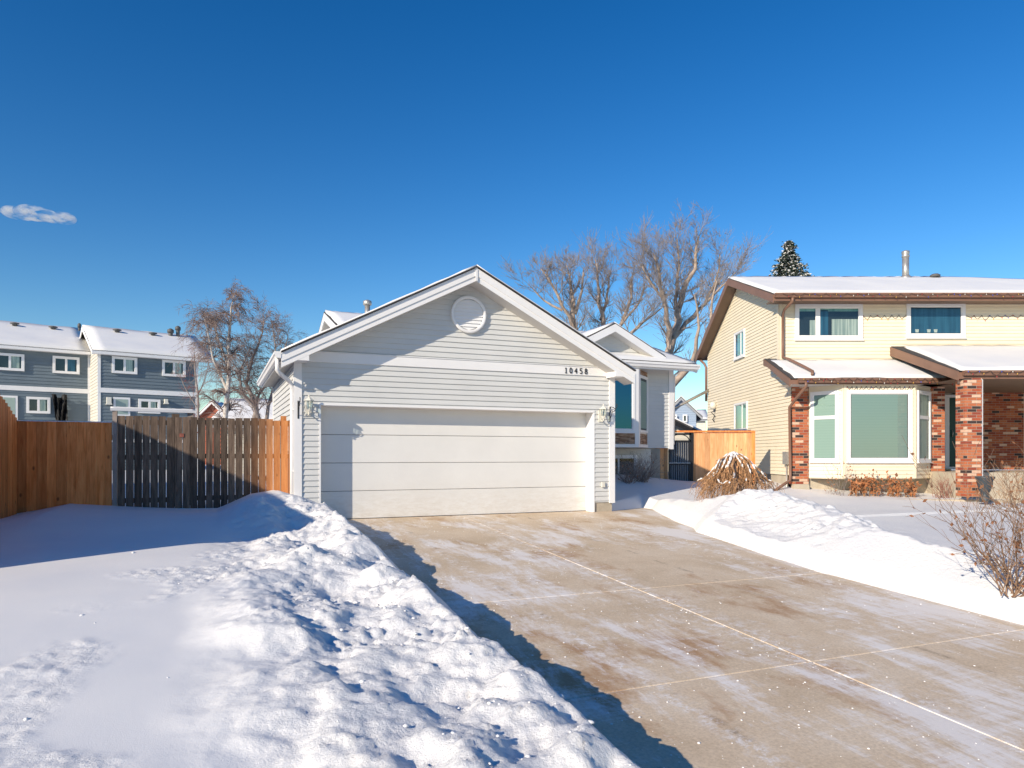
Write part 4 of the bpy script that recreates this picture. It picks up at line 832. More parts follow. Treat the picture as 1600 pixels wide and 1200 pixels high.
# meter, wall lamp, faucet
m=MB(); m.box(SW,YL+.12,YL+.34,.0,.12,.95,1.3); m.tube([SW(YL+.2,.06,.95),SW(YL+.2,.06,.3),SW(YL+.1,.06,.1)],.02,6); m.build('meter_box',M['metal'],H2)
a,z=25.9,0; Yl=XW*F/(1119-800); m=MB(); zl=ZC+(YH-634)/F*Yl; m.lathe(SW(Yl,.12,zl),[(.03,-.14),(.10,-.1),(.13,0),(.10,.1),(.03,.15)],10); m.build('wall_lamp',M['plasticw'],H2)
m=MB(); m.tube([SW(Yl,.02,zl-.16),SW(Yl,.18,zl-.25),SW(Yl,.05,zl-.38),SW(Yl+.1,.1,zl-.5),SW(Yl+.12,.03,zl-.6)],.02,5); m.build('wall_bracket',M['iron'],H2)
# planter urn on the porch edge
ux,uy=px(1539,700,16.55)[:2]; ug=.2; m=MB(); m.lathe((ux,uy,ug-.1),[(.13,0),(.14,.06),(.08,.14),(.07,.2),(.11,.26),(.155,.40),(.16,.50),(.20,.56),(.205,.6),(.17,.6),(.15,.5)],20)
tag(m.build('planter_urn',M['urn']),'dark empty planter urn on the snow beside the brick porch pillar','planter')
# string lights
def lights(name_label,path,drop,n,seed,f):
    r=random.Random(seed); t=thing('string_lights',path[0],name_label,'string lights','festive light strings on the cream house')
    pts=[]; segs=[]; L=[Vector(p) for p in path]; tot=sum((b-a).length for a,b in zip(L[:-1],L[1:])); m=MB(); bs=[]
    d=0; prev=None; step=tot/n
    def at(x):
        for a,b in zip(L[:-1],L[1:]):
            l=(b-a).length
            if x<=l: return a+(b-a)*(x/l)
            x-=l
        return L[-1].copy()
    for k in range(n):
        a=at(k*step); b=at((k+1)*step); dz=r.uniform(.3,1)*drop; c=(a+b)/2+Vector((r.uniform(-.03,.03),0,-dz))
        cur=[tuple(a),tuple(a*.6+c*.4+Vector((0,0,-dz*.2))),tuple(c),tuple(b*.6+c*.4+Vector((0,0,-dz*.15))),tuple(b)]
        m.tube(cur,.0055,4,caps=False); bs.append(c); 
        if r.random()<.5: bs.append(a)
    m.build('wire',M['iron'],t)
    bb=MB(); bb.lathe((0,0,-.04),[(.005,.04),(.009,.032),(.0095,.016),(.003,0)],6); proto=None
    cols=[M['bulb_r'],M['bulb_b'],M['bulb_y'],M['bulb_w']]
    for i,c in enumerate(bs[:60]):
        if proto is None:
            proto=bb.build('bulb',cols[0],t); o=proto; base=-t.location
        else:
            o=proto.copy(); link(o); o.parent=t
        o.location=base+c
        o.material_slots[0].link='OBJECT'; o.material_slots[0].material=cols[r.randrange(4)]
    return t
for k,c in (('r',(.5,.05,.05)),('b',(.08,.12,.6)),('y',(.7,.4,.08)),('w',(.75,.72,.65))): M['bulb_'+k]=plain('bulb_'+k,c,.25,.05)
gy=PE-.12; lights('tangled light string hanging under the low gutter above the bay window',[(PX0+.3,gy,PZ-.02),(PX1,gy,PZ-.02)],.13,20,3,None)
lights('light string zigzagging across the siding above the big bay window',[(8.75,BY-.03,3.0),(10.5,BY-.03,3.0)],.12,14,9,None)
lights('light string along the gutter of the snowy porch roof',[(QX0+.15,QE-.12,QZ-.02),(QX0+6,QE-.12,QZ-.02)],.13,22,4,None)
lights('light string along the high gutter under the main snowy roof',[(XL+.2,YE-.12,ZE-.03),(XL+9,YE-.12,ZE-.03)],.08,30,5,None)
lights('drooping wire with bulbs on the siding between the two upstairs windows',[(px(1348,495,YW)[0],YW-.03,px(0,493,YW)[2]),(px(1415,495,YW)[0],YW-.03,px(0,492,YW)[2])],.14,6,6,None)
lights('drooping wire with bulbs on the siding right of the blue upstairs window',[(px(1509,495,YW)[0],YW-.03,px(0,493,YW)[2]),(px(1606,495,YW)[0],YW-.03,px(0,492,YW)[2])],.14,8,8,None)
# planting bed edging
m=MB()
pts=[px(1288,779,18.0),px(1312,783,17.6),px(1400,783,17.4),px(1500,784,17.2),px(1620,785,17.1)]
for (a,b) in zip(pts[:-1],pts[1:]):
    f_,l=seg(a[:2],b[:2]); m.box(f_,0,l,-.06,.06,-.1,.12)
tag(m.build('bed_edging',M['found']),'low concrete edging of the planting bed under the bay window','garden edging')
# ------------------------------------------------------------------ right fence, gate, panel
YFn=19.75; RF=wfront(YFn); x0,x1=px(1080,0,YFn)[0],6.8; zt=px(0,674.5,YFn)[2]
rfn=thing('cedar_fence',(6.5,YFn,.3),'light new cedar fence with a flat cap between the iron gate and the cream house','fence')
m=MB(); boards(m,RF,x0,px(1178,0,YFn)[0],.125,.003,.0,zt-.03,.02,0,.002); m.build('fence_board',M['cedarlight'],rfn)
m=MB(); m.box(RF,px(1046,0,YFn)[0],px(1179,0,YFn)[0],-.08,.06,zt-.02,zt+.03); m.rr(); m.box(RF,px(1174,0,YFn)[0],px(1179,0,YFn)[0],.021,.05,.0,zt-.02); m.build('cap_rail',M['cedar'],rfn)
ig=thing('iron_gate',(5.2,YFn,.3),'black iron gate with grey sheet infill and an arched top between house and fence','gate')
ga,gb=px(1044,0,YFn)[0],px(1079.5,0,YFn)[0]; m=MB(); zz=zt-.04; gw_=.045
m.box(RF,ga,ga+gw_,0,.04,.1,zz); m.box(RF,gb-gw_,gb,0,.04,.1,zz); m.box(RF,gb+.0,gb+.05,-.05,.06,.1,zz+.01); m.box(RF,ga,gb,0,.04,zz-.05,zz); zq=px(0,725,YFn)[2]; m.box(RF,ga,gb,.0,.045,zq-.02,zq+.02); za2=px(0,689,YFn)[2]; m.box(RF,ga,gb,0,.04,za2-.02,za2+.02)
for k in range(9): s=ga+gw_+(gb-ga-2*gw_)*(k+.5)/9; m.tube([RF(s,.03,.12),RF(s,.03,za2)],.012,6)
cx=(ga+gb)/2; rr_=(gb-ga)/2-.06
m.tube([RF(cx+rr_*math.cos(math.pi*k/12),.03,za2+.02+rr_*.62*math.sin(math.pi*k/12)) for k in range(13)],.014,6); m.build('gate_frame',M['iron'],ig)
m=MB(); m.box(RF,ga+.02,gb-.02,-.02,-.005,.1,za2)
m.build('sheet_panel',M['steelgrey'],ig)
m=MB(); m.box(RF,ga+.02,gb-.02,.0,.046,zq+.021,zq+.035); m.build('gate_snow',M['snow_roof'],ig)
m=MB(); pa,pb=px(1024,0,YFn-.1)[0],px(1044,0,YFn-.1)[0]; boards(m,wfront(YFn-.1),pa,pb-.01,.12,.003,.0,1.5,.02,0,.0); tag(m.build('narrow_fence',M['cedarlight']),'narrow cedar board panel under the overhang of the grey house','fence')
# ------------------------------------------------------------------ townhouses far left
TR=R(37.2); tc,ts=math.cos(TR),math.sin(TR)
def tfr(V): return Fr((-V*ts,V*tc),(tc,ts),(ts,-tc))
def tpx(x,y,V): dx=(x-800)/F; t=V/(-dx*ts+tc); return t*(dx*tc+ts), ZC+(YH-y)/F*t
def townhouse(Vp,xa,xb,ya,label,wins,belt_y,lab_cat='townhouse',ridge=None,xoh=0,ov=.25):
    f=tfr(Vp); s0=tpx(xa[0],xa[1],Vp)[0]; s1=tpx(xb[0],xb[1],Vp)[0]; ze=(tpx(xa[0],xa[1],Vp)[1]+tpx(xb[0],xb[1],Vp)[1])/2
    T=thing('townhouse',f(s0,0,0),label,lab_cat,'blue townhouses behind the fence')
    zb=tpx(belt_y[0],belt_y[1],Vp)[1]; dep=9.0
    w=MB(); w.siding(f,[(s0,0),(s1,0),(s1,ze-.1),(s0,ze-.1)],.0,.2,.03); 
    w.build('wall',M['blue'],T)
    w=MB(); 
    for (s,sg) in ((s0,-1),(s1,1)):
        o=f(s,0,0); fr=Fr(o[:2],(-ts,tc),(sg*tc,sg*ts)); w.siding(fr,[(0,0),(dep,0),(dep,ze-.1),(dep/2,ze+1.95),(0,ze-.1)],.0,.2,.03)
    w.build('end_wall',M['palebeige'],T)
    t=MB(); t.box(f,s0,s1,0,.06,zb-.14,zb+.14); t.box(f,s0-.02,s0+.14,0,.05,0,ze-.12); t.box(f,s1-.14,s1+.02,0,.05,0,ze-.12); t.box(f,s0,s1,0,.07,2.0,2.2)
    t.box(f,s0-ov,s1+xoh,.42,.46,ze-.2,ze); t.box(f,s0-ov,s1+xoh,0,.42,ze-.2,ze-.17)
    zr=ze+2.1; 
    for (s,sg) in ((s0-ov,-1),(s1+xoh,1)):
        o=f(s,0,0); fr=Fr(o[:2],(-ts,tc),(sg*tc,sg*ts)); t.prism(fr,[(-.45,ze),(dep/2,zr),(dep/2,zr-.25),(-.45,ze-.22)],-.02,.02); t.prism(fr,[(dep+.45,ze),(dep/2,zr),(dep/2,zr-.25),(dep+.45,ze-.22)],-.02,.02)
    t.build('trim',M['white'],T)
    P=lambda s,d,z:f(s,-d,z)
    c1=[P(s0-ov,-.46,ze+.01),P(s1+xoh,-.46,ze+.01),P(s1+xoh,dep/2,zr),P(s0-ov,dep/2,zr)]; c2=[P(s1+xoh,dep+.46,ze),P(s0-ov,dep+.46,ze),P(s0-ov,dep/2,zr),P(s1+xoh,dep/2,zr)]
    r=MB(); r.slab(c1,.05); r.slab(c2,.05); ro=r.build('roof',M['shingle'],T); s=MB(); snow_cover(s,c1,.14,.03,.7); snow_cover(s,c2,.14,.03,.7); s.build('roof_snow',M['snow_roof'],ro)
    for (wx0,wx1,wy0,wy1,kind) in wins:
        a,z1=tpx(wx0,wy0,Vp); b,z2=tpx(wx1,wy0,Vp); z1=tpx((wx0+wx1)/2,wy0,Vp)[1]; z0=tpx((wx0+wx1)/2,wy1,Vp)[1]
        if kind=='w': window(T,Fr(f(0,.03,0)[:2],f.ds,f.dd),a,b,z0,z1,.13,mull=((a+b)/2,),mw=.12,back=[((a+b)/2+.05,b-.25,z0+.15,z1-.15,M['curtain'] if rnd.random()<.6 else M['bluecurtain'],'curtain')],out=.1,sill=False)
        elif kind=='d':
            m=MB(); m.box(f,a,b,.03,.10,z0,z1); dd_=m.build('door',M['white'],T); m=MB(); m.box(f,a+.12,b-.12,.101,.11,z0+.1,z1-.12); m.build('blind',M['blind'],dd_)
        elif kind=='v': m=MB(); m.box(f,a,b,.03,.3,z0,z1); m.prism(f,[(a-.05,z0-.1),(b+.05,z0-.1),(b,z0),(a,z0)],.03,.35); m.build('vent_hood',M['plasticw'],T)
        elif kind=='p':
            Vq=Vp+dep/2-.6; a,_=tpx(wx0,wy0,Vq); b,_=tpx(wx1,wy0,Vq); z1=tpx(wx0,wy0,Vq)[1]; m=MB(); o=P((a+b)/2,dep/2-.6,0); m.tube([(o[0],o[1],zr-.6),(o[0],o[1],z1)],abs(b-a)/2,10); m.lathe((o[0],o[1],z1-.25),[(abs(b-a)*.75,0),(abs(b-a)*.75,.2),(.05,.3)],10); m.build('roof_pipe',M['vent'],T)
        elif kind=='s':
            t_=.8; Vq=Vp-.46+(dep/2+.46)*t_; a,_=tpx(wx0,wy0,Vq); m=MB(); o=P(a,-.46+(dep/2+.46)*t_,0); zz=ze+(zr-ze)*t_; m.lathe((o[0],o[1],zz),[(.14,0),(.14,.2),(.26,.22),(.26,.27),(.1,.31)],10); m.build('roof_vent',M['vent'],T)
    return T,f,ze,s0,s1
townhouse(48.4,(153,549),(309,560.5),0,'blue grey townhouse unit on the right, set forward, beside the bare birch',
  [(174.5,214,558,584,'w'),(253,289.5,563.5,588.5,'w'),(216,250,624,646,'w'),(177,203,621,650,'d'),(166,173,621,630,'v'),(256,261,624,629,'v'),(263,270,514,530,'p'),(275,281,510,530,'p'),(183,190,520,524,'s'),(239,243,524,527,'s')],(230,613),xoh=.9,ov=.35)
townhouse(52.0,(-150,527),(141,551.5),0,'blue grey townhouse unit on the far left with a torn black tarp on its wall',
  [(-8,38,552.5,579,'w'),(82,124,557.5,584,'w'),(41,78.5,620.5,646,'w'),(-12,27.5,618,660,'d'),(122,126,506,520,'p'),(23,28,516,519,'s'),(83,87,518,521,'s')],(60,608),xoh=-.05)
ft=tfr(52.0); a,z1=tpx(80,616,52.0); b,_=tpx(104,616,52.0); z0=tpx(90,664,52.0)[1]
m=MB(); r=random.Random(4); nx,nz=10,8; G_=[[ft(a+(b-a)*i/nx+(.25*(j/nz)*(1-i/nx) if i<4 else 0),.35+.18*math.sin(i*1.7+j*.6)+r.uniform(-.06,.06),z1-(z1-z0)*j/nz-(.35 if j==0 and 3<i<7 else 0)) for i in range(nx+1)] for j in range(nz+1)]
for j in range(nz):
    for i in range(nx): m.face([G_[j][i],G_[j][i+1],G_[j+1][i+1],G_[j+1][i]])
ct=m.build('tarp',M['black']); sdm=ct.modifiers.new('s','SOLIDIFY'); sdm.thickness=.02; tag(ct,'crumpled black tarp hanging on the wall of the far left townhouse','tarp')
# ------------------------------------------------------------------ generic small houses
def small_house(name,x,y,rot,wd_,dp_,hw,hr,wm,label,wins=True,z0=0.2,gablem=None,chim=False):
    c,s=math.cos(rot),math.sin(rot)
    f=Fr((x,y),(c,s),(s,-c)); T=thing(name,(x,y,z0),label,'house')
    w=MB(); w.siding(f,[(-wd_/2,z0),(wd_/2,z0),(wd_/2,hw),(0,hr),(-wd_/2,hw)],z0,.2,.03); 
    for sg in (-1,1):
        o=f(sg*wd_/2,0,0); fr=Fr(o[:2],(-s,c),(sg*c,sg*s)); w.siding(fr,[(0,z0),(dp_,z0),(dp_,hw),(0,hw)],z0,.2,.03)
    o=f(0,-dp_,0); w.siding(Fr(o[:2],(c,s),(-s,c)),[(-wd_/2,z0),(wd_/2,z0),(wd_/2,hw),(0,hr),(-wd_/2,hw)],z0,.2,.03)
    w.build('wall',wm,T); sl_=(hr-hw)/(wd_/2); e=wd_/2+.5; ze=hr-sl_*e
    r=MB(); sn=MB(); t=MB()
    for sg in (-1,1):
        c4=[f(sg*e,.5,ze+.1),f(sg*e,-dp_-.5,ze+.1),f(0,-dp_-.5,hr+.1),f(0,.5,hr+.1)]; r.slab(c4,.08); snow_cover(sn,c4,.13,.05,.6)
        t.prism(f,[(0,hr+.02),(sg*e,ze+.02),(sg*e,ze-.2),(0,hr-.2)],.47,.5); t.face([f(0,.5,hr-.1),f(sg*e,.5,ze-.1),f(sg*e,0,ze-.1),f(0,0,hr-.1)])
        t.box(Fr(f(sg*e,0,0)[:2],(-s,c),(sg*c,sg*s)),-.5,dp_+.5,-.04,0,ze-.15,ze+.02)
    ro=r.build('roof',M['shingle'],T); sn.build('roof_snow',M['snow_roof'],ro); t.build('eave_board',M['steelgrey'] if gablem is None else gablem,T)
    if wins:
        n=max(1,int(wd_//3.2))
        for k in range(n):
            cx=-wd_/2+wd_*(k+.5)/n
            for zz in ([z0+1.1]+([z0+3.7] if hw-z0>4.6 else [])): window(T,Fr(f(0,.03,0)[:2],f.ds,f.dd),cx-.6,cx+.6,zz,zz+1.1,.1,mull=(cx,),mw=.08,out=.08,sill=False)
    if chim: o=f(.8,-dp_/2,0); m=MB(); m.tube([(o[0],o[1],hr-.5),(o[0],o[1],hr+1.1)],.2,8); m.build('chimney_pipe',M['metal'],T)
    return T
def at_depth(xp,Y): return (xp-800)/F*Y
Yb=62; zr_=px(0,622,Yb)[2]; zw_=px(0,645,Yb)[2]
small_house('distant_house',at_depth(1063.5,Yb),Yb,R(-8),2.65/1.0,9,zw_,zr_,M['lightblue'],'distant pale blue house with a snowy gable seen between the two houses',wins=False)
hb=bpy.data.objects.get('distant_house')
for xp_ in (1053,1069):
    X_,Y_,Z_=px(xp_,660,Yb); window(hb,wfront(Yb-.25),X_-.2,X_+.2,px(0,660,Yb)[2],px(0,648,Yb)[2],.09,out=.06,sill=False)
Yc=95; small_house('distant_house',at_depth(1097,Yc),Yc,R(80),9,5,px(0,657,Yc)[2],px(0,642,Yc)[2],M['palebeige'],'distant beige house with a low snowy roof beside the cream house wall',wins=False,chim=True)
Ys=34; small_house('garden_shed',at_depth(1046,Ys),Ys,0,1.9,3,px(0,671,Ys)[2],px(0,656,Ys)[2],M['palebeige'],'small tan shed gable peeking over the iron gate',wins=False,gablem=M['iron'])
small_house('distant_house',at_depth(372,38),38,R(-84),6,10,2.9,4.1,M['palebeige'],'distant low house with a snowy roof behind the bare birch',wins=False)
small_house('distant_house',at_depth(333,70),70,R(5),3.0,8,px(0,652,70)[2],px(0,628,70)[2],M['orange'],'distant rust red gable with white snow behind the bare birch',wins=False,gablem=M['white'])
small_house('neighbour_house',*uvw(-10.2,8.15)[:2],TH,8.4,12.3,3.84-.1,5.6,M['palebeige'],'neighbour house left of the yard, outside the frame')
small_house('street_house',-9,-24,R(176),9,9,5.2,7.2,M['palebeige'],'house across the street, outside the frame on the left')
small_house('street_house',9,-25,R(180),9,9,3.0,4.8,M['lightblue'],'house across the street, outside the frame on the right')
# sloping pole between the houses
m=MB(); p0=px(1040,645,26.5); p1=px(1108,609.5,27.1); m.tube([p0,p1],.055,8); tag(m.build('pole',M['metal']),'long grey sloping pole with snow on it between the grey and cream houses','pole')
# ------------------------------------------------------------------ trees
def grow(mb,p,d,L,r,lvl,rg,up=.1,spread=.6,droop=0,minr=.006,nch=(3,5),ratio=.62,n=4):
    k=5 if lvl>1 else 3; pts=[tuple(p)]; rs=[r]; q=Vector(p); dd=Vector(d).normalized(); nodes=[]
    for i in range(k):
        dd=(dd+Vector((rg.gauss(0,.13),rg.gauss(0,.13),rg.gauss(0,.10)+up-droop*(i+1)/k))).normalized()
        q=q+dd*(L/k); pts.append(tuple(q)); rr=max(r*(1-.75*(i+1)/k),minr*.7); rs.append(rr); nodes.append((q.copy(),dd.copy(),rr))
    mb.tube(pts,rs,n if r>.02 else 3,caps=False)
    if lvl<=0: return
    for _ in range(rg.randint(*nch)):
        i=rg.randint(0 if lvl>1 else 0,k-1); b,bd,br=nodes[i]
        ax=Vector((rg.gauss(0,1),rg.gauss(0,1),rg.gauss(0,.6))).normalized()
        nd_=(bd+ax*spread).normalized()
        grow(mb,b,nd_,L*ratio*rg.uniform(.7,1.15),max(br*.75,minr),lvl-1,rg,up,spread,droop,minr,nch,ratio,n)
def guided_tree(name,label,limbs,base_z,seed,barkm,twigm,dens=2.2,L=2.6,lvl=2,up=.1,spread=.7,droop=0,minr=.009,nch=(4,6),start=.3,group=None):
    rg=random.Random(seed); b0=limbs[0][0]
    T=thing(name,(b0[0],b0[1],base_z),label,'tree',group); tk=MB(); cr=MB()
    for limb in limbs:
        pts=[Vector(p[:3]) for p in limb]; rad=[p[3] for p in limb]
        P=[];Rr=[]
        for i in range(len(pts)-1):
            n=max(2,int((pts[i+1]-pts[i]).length/.5))
            for k in range(n):
                t=k/n; a=pts[i].lerp(pts[i+1],t); j=min(.07,rad[i]*.6); P.append(a+Vector((rg.gauss(0,j),rg.gauss(0,j),0))); Rr.append(rad[i]*(1-t)+rad[i+1]*t)
        P.append(pts[-1]); Rr.append(rad[-1]); tk.tube([tuple(p) for p in P],Rr,7,caps=False)
        tot=len(P)
        for i in range(int(tot*start),tot):
            d=(P[min(i+1,tot-1)]-P[max(i-1,0)]).normalized()
            m_=dens*(.45+.9*i/tot); cnt=int(m_)+(rg.random()<m_%1)
            for _ in range(cnt):
                ax=Vector((rg.gauss(0,1),rg.gauss(0,1),rg.gauss(.15,.5))).normalized()
                grow(cr,P[i],(d*.9+ax*.95).normalized(),L*rg.uniform(.5,1.1)*(1-.62*i/tot),min(max(Rr[i]*.38,minr*1.6),.035),lvl,rg,up,spread,droop,minr,nch)
    tk.build('trunk',barkm,T,recalc=False); cr.build('crown',twigm,T,recalc=False); return T
def PL(Y,*pts): # limb through photo points at about depth Y (+dy)
    return [px(a,b,Y+dy)+(r,) for a,b,dy,r in pts]
Y1=36
guided_tree('bare_tree','largest bare tree with forked pale limbs rising between the grey and cream houses',[
 PL(Y1,(1015,700,0,.30),(1035,590,0,.26),(1047,545,0,.22),(1062,490,.5,.17),(1075,440,.8,.12),(1085,400,1,.08),(1092,370,1.3,.04)),
 PL(Y1,(1047,545,0,.17),(1044,500,-.6,.13),(1040,465,-1,.1),(1030,430,-1.4,.07),(1020,395,-1.8,.03)),
 PL(Y1,(1052,530,0,.15),(1075,505,.8,.12),(1100,475,1.4,.09),(1118,440,1.8,.06),(1125,400,2,.03)),
 PL(Y1,(1060,500,.3,.12),(1057,455,.6,.09),(1060,415,1,.06),(1058,375,1.3,.03)),
 PL(Y1,(1100,475,1.4,.08),(1125,452,1,.06),(1150,425,.6,.03)),
 PL(Y1,(1041,470,-1,.08),(1022,450,-1.5,.06),(1003,415,-2,.03))],.3,11,M['bark'],M['twig'],2.2,2.9,2,.1,.75,0,.007,(6,9),.42,group='bare trees behind the houses')
guided_tree('bare_tree','leaning bare tree whose trunk slopes up to the eave of the cream house',[
 PL(31,(1015,720,0,.22),(1042,610,0,.18),(1062,585,0,.15),(1083,565,.2,.13),(1100,540,.4,.1),(1108,505,.6,.08),(1112,470,.8,.05),(1120,440,1,.03)),
 PL(31,(1083,565,.2,.1),(1088,530,-.3,.08),(1092,495,-.6,.05),(1085,460,-1,.03))],.3,12,M['bark'],M['twig'],1.2,1.7,2,.1,.7,start=.45,group='bare trees behind the houses')
guided_tree('bare_tree','bare tree with many upright stems behind the left slope of the small gable',[
 PL(38,(905,700,0,.2),(897,520,0,.16),(898,475,0,.12),(892,445,.4,.08),(885,415,.8,.03)),
 PL(38,(898,490,0,.1),(907,455,.4,.07),(912,420,.8,.03)),
 PL(38,(897,520,0,.12),(880,480,-.6,.09),(862,445,-1,.06),(845,420,-1.2,.03)),
 PL(38,(880,485,-.6,.07),(850,470,-.6,.05),(832,450,-.6,.03))],.3,13,M['bark'],M['twig'],2.2,2.4,2,.1,.75,0,.007,(6,9),.42,group='bare trees behind the houses')
guided_tree('bare_tree','bare tree rising directly behind the peak of the small gable',[
 PL(40,(945,700,0,.2),(942,520,0,.15),(938,475,0,.11),(935,440,.3,.07),(930,405,.8,.03)),
 PL(40,(940,500,0,.1),(950,460,.6,.07),(955,420,.9,.03)),
 PL(40,(950,560,0,.14),(972,505,.4,.11),(985,465,.8,.07),(988,430,1,.03)),
 PL(40,(972,505,.4,.08),(1000,470,.9,.05),(1008,440,1.1,.03)),
 PL(34,(970,560,0,.11),(982,523,0,.09),(1005,503,-.2,.06),(1035,480,-.4,.03))],.3,14,M['bark'],M['twig'],2.1,2.4,2,.1,.75,0,.007,(6,9),.42,group='bare trees behind the houses')
guided_tree('birch_tree','white trunked birch with drooping twigs right of the townhouses',[
 PL(27,(350,700,0,.11),(353,620,0,.09),(357,560,0,.07),(359,510,0,.05),(361,482,0,.03),(365,462,0,.012)),
 PL(27,(354,610,0,.06),(335,560,-.4,.045),(325,520,-.8,.03),(318,495,-1,.012)),
 PL(27,(356,570,0,.05),(340,525,.5,.03),(335,500,.8,.012))],.3,15,M['birch'],M['birchtwig'],6.0,1.2,2,.0,.9,.42,.005,(6,9),.12)
guided_tree('bare_tree','low spreading bare tree between the birch and the garage eave',[
 PL(29,(395,700,0,.12),(400,640,0,.1),(385,600,0,.07),(395,560,.4,.05),(410,520,.6,.03),(412,495,.8,.012)),
 PL(29,(408,660,0,.09),(380,615,-.5,.06),(375,580,-.5,.04),(390,545,0,.02)),
 PL(29,(418,660,0,.08),(425,610,.6,.06),(440,560,1,.04),(450,525,1.2,.015)),
 PL(29,(400,635,0,.06),(425,580,.2,.045),(432,545,.2,.03),(425,510,.2,.012))],.3,16,M['twig'],M['birchtwig'],4.2,1.4,2,.04,.85,.15,.005,(6,8),.2,group='bare trees behind the houses')
guided_tree('berry_tree','slim bare tree with reddish berries in front of the townhouse corner',[
 PL(31,(312,700,0,.06),(310,640,0,.05),(306,590,0,.035),(303,545,0,.015)),
 PL(31,(310,640,0,.03),(292,610,-.3,.02),(283,590,-.4,.01)),
 PL(31,(308,620,0,.03),(322,590,.3,.02),(326,565,.4,.01))],.3,17,M['twig'],M['redtwig'],2.2,.75,2,.02,.9,.1,.004,(4,5),.1)
# spruce
def spruce():
    Ysp=48; bx,by,top=px(1232,377,Ysp); T=thing('spruce_tree',(bx,by,.3),'dark spruce top dusted with snow behind the cream house roof','tree')
    m=MB(); m.tube([(bx,by,.3),(bx,by,top)],[.22,.03],8); m.build('trunk',M['bark'],T)
    rg=random.Random(5); cr=MB(); sn=MB(); z=top-.1
    while z>top-8.5:
        h=top-z; rad=.1+h*.50+.12*math.sin(h*5); n=int(8+h*5)
        for k in range(n):
            a=rg.random()*6.283; l=rad*rg.uniform(.7,1.12); pts=[];
            for i in range(5):
                t=i/4; pts.append((bx+math.cos(a)*l*t,by+math.sin(a)*l*t,z+.12*l*t-.35*l*t*t+.18*l*t**3))
            for i in range(1,5):
                p=Vector(pts[i])
                for _ in range(5):
                    s=rg.uniform(.09,.2)*(1.15-.4*i/4); o=Vector((rg.gauss(0,.07),rg.gauss(0,.07),rg.gauss(0,.03))); dr_=Vector((math.cos(a+rg.gauss(0,.7)),math.sin(a+rg.gauss(0,.7)),rg.gauss(-.1,.3))).normalized(); sd=dr_.cross(Vector((0,0,1))).normalized()
                    q=p+o; mm=sn if (rg.random()<.24) else cr; zz=Vector((0,0,.03)) if mm is sn else Vector((0,0,0))
                    mm.face([tuple(q-sd*s*.3+zz),tuple(q+dr_*s*1.3+zz),tuple(q+sd*s*.3+zz),tuple(q-dr_*s*.3+zz)])
                    mm.face([tuple(q-Vector((0,0,s*.35))+zz),tuple(q+dr_*s*1.2+zz),tuple(q+Vector((0,0,s*.35))+zz),tuple(q-dr_*s*.3+zz)])
        z-=.17
    cr.build('crown',M['needle'],T,recalc=False); sn.build('crown_snow',M['snow_roof'],T,recalc=False)
spruce()
# ------------------------------------------------------------------ shrubs
def weeping():
    Yw=14.2; bx,by=px(1146,760,Yw)[:2]; g=ground_z(bx,by); top=px(0,709,Yw)[2]
    T=thing('weeping_shrub',(bx,by,g),'weeping umbrella shaped bare shrub capped with snow beside the driveway','shrub')
    rg=random.Random(8); tk=MB(); tk.tube([(bx,by,g-.1),(bx+.04,by,g+.5),(bx-.02,by,top-.08)],[.06,.055,.05],8)
    st=MB(); sn=MB(); H=top-g
    for k in range(19):
        a=k*6.283/19+rg.uniform(-.17,.17); left=max(0,-math.cos(a)); R_=rg.uniform(.45,.80); n=11; P=[]; jog=rg.uniform(-.5,.5)
        for i in range(n):
            t=i/(n-1); r=R_*(t**.8); aa=a+jog*t*t+.10*math.sin(t*9+k)
            z=top-H*(.60*t-.08*math.sin(t*6.28)*.5)+.02*math.sin(t*14+k)
            P.append(Vector((bx+math.cos(aa)*r,by+math.sin(aa)*r,z)))
        st.tube([tuple(p) for p in P],[.024*(1-.8*i/(n-1)) for i in range(n)],5,caps=False)
        for i in range(0,n-1):
            if rg.random()<(.62 if i<5 else .25)+.15*left:
                q=[P[i]+Vector((0,0,.018)),(P[i]+P[i+1])/2+Vector((0,0,.024)),P[i+1]+Vector((0,0,.016))]; w=rg.uniform(.010,.026); sn.tube([tuple(x_) for x_ in q],[w*.6,w,w*.5],6)
        for _ in range(24):
            i=rg.randint(2,n-1); p=P[i].copy(); out=Vector((math.cos(a),math.sin(a),0)); L_=(p.z-g)*rg.choice([1,1,.95,.85,.7,.5]); m_=8; pts=[]; ph=rg.random()*6; sw=rg.uniform(.01,.035); o0=rg.uniform(.02,.22); sd=rg.gauss(0,.10)
            tang=Vector((-math.sin(a),math.cos(a),0))
            for j in range(m_):
                t=j/(m_-1); pts.append((p.x+out.x*o0*(t**.6)+tang.x*sd*t+sw*math.sin(ph+t*8),p.y+out.y*o0*(t**.6)+tang.y*sd*t+sw*math.cos(ph*1.3+t*7),p.z+.03*math.sin(t*3)-L_*(t**1.25)))
            r0=rg.uniform(.0035,.0085); st.tube(pts,[r0*(1-.6*j/(m_-1)) for j in range(m_)],4,caps=False)
            if rg.random()<.5:
                q=Vector(pts[rg.randint(2,5)]); st.tube([tuple(q),tuple(q+Vector((rg.gauss(0,.06),rg.gauss(0,.06),-.08))),tuple(q+Vector((rg.gauss(0,.09),rg.gauss(0,.09),-.22)))],[.004,.003,.002],3,caps=False)
    for k in range(9):
        a=rg.random()*6.283; l=rg.uniform(.0,.09); sn.lathe((bx+l*math.cos(a),by+l*math.sin(a),top+.005-.5*l),[(.02,-.03),(.05,.0),(.045,.025),(.015,.05)],7)
    tk.build('trunk',M['bark'],T); st.build('branches',M['weep'],T,recalc=False); bsn=sn.build('branch_snow',M['snow_roof'],T,recalc=False); bsn['kind']='stuff'
weeping()
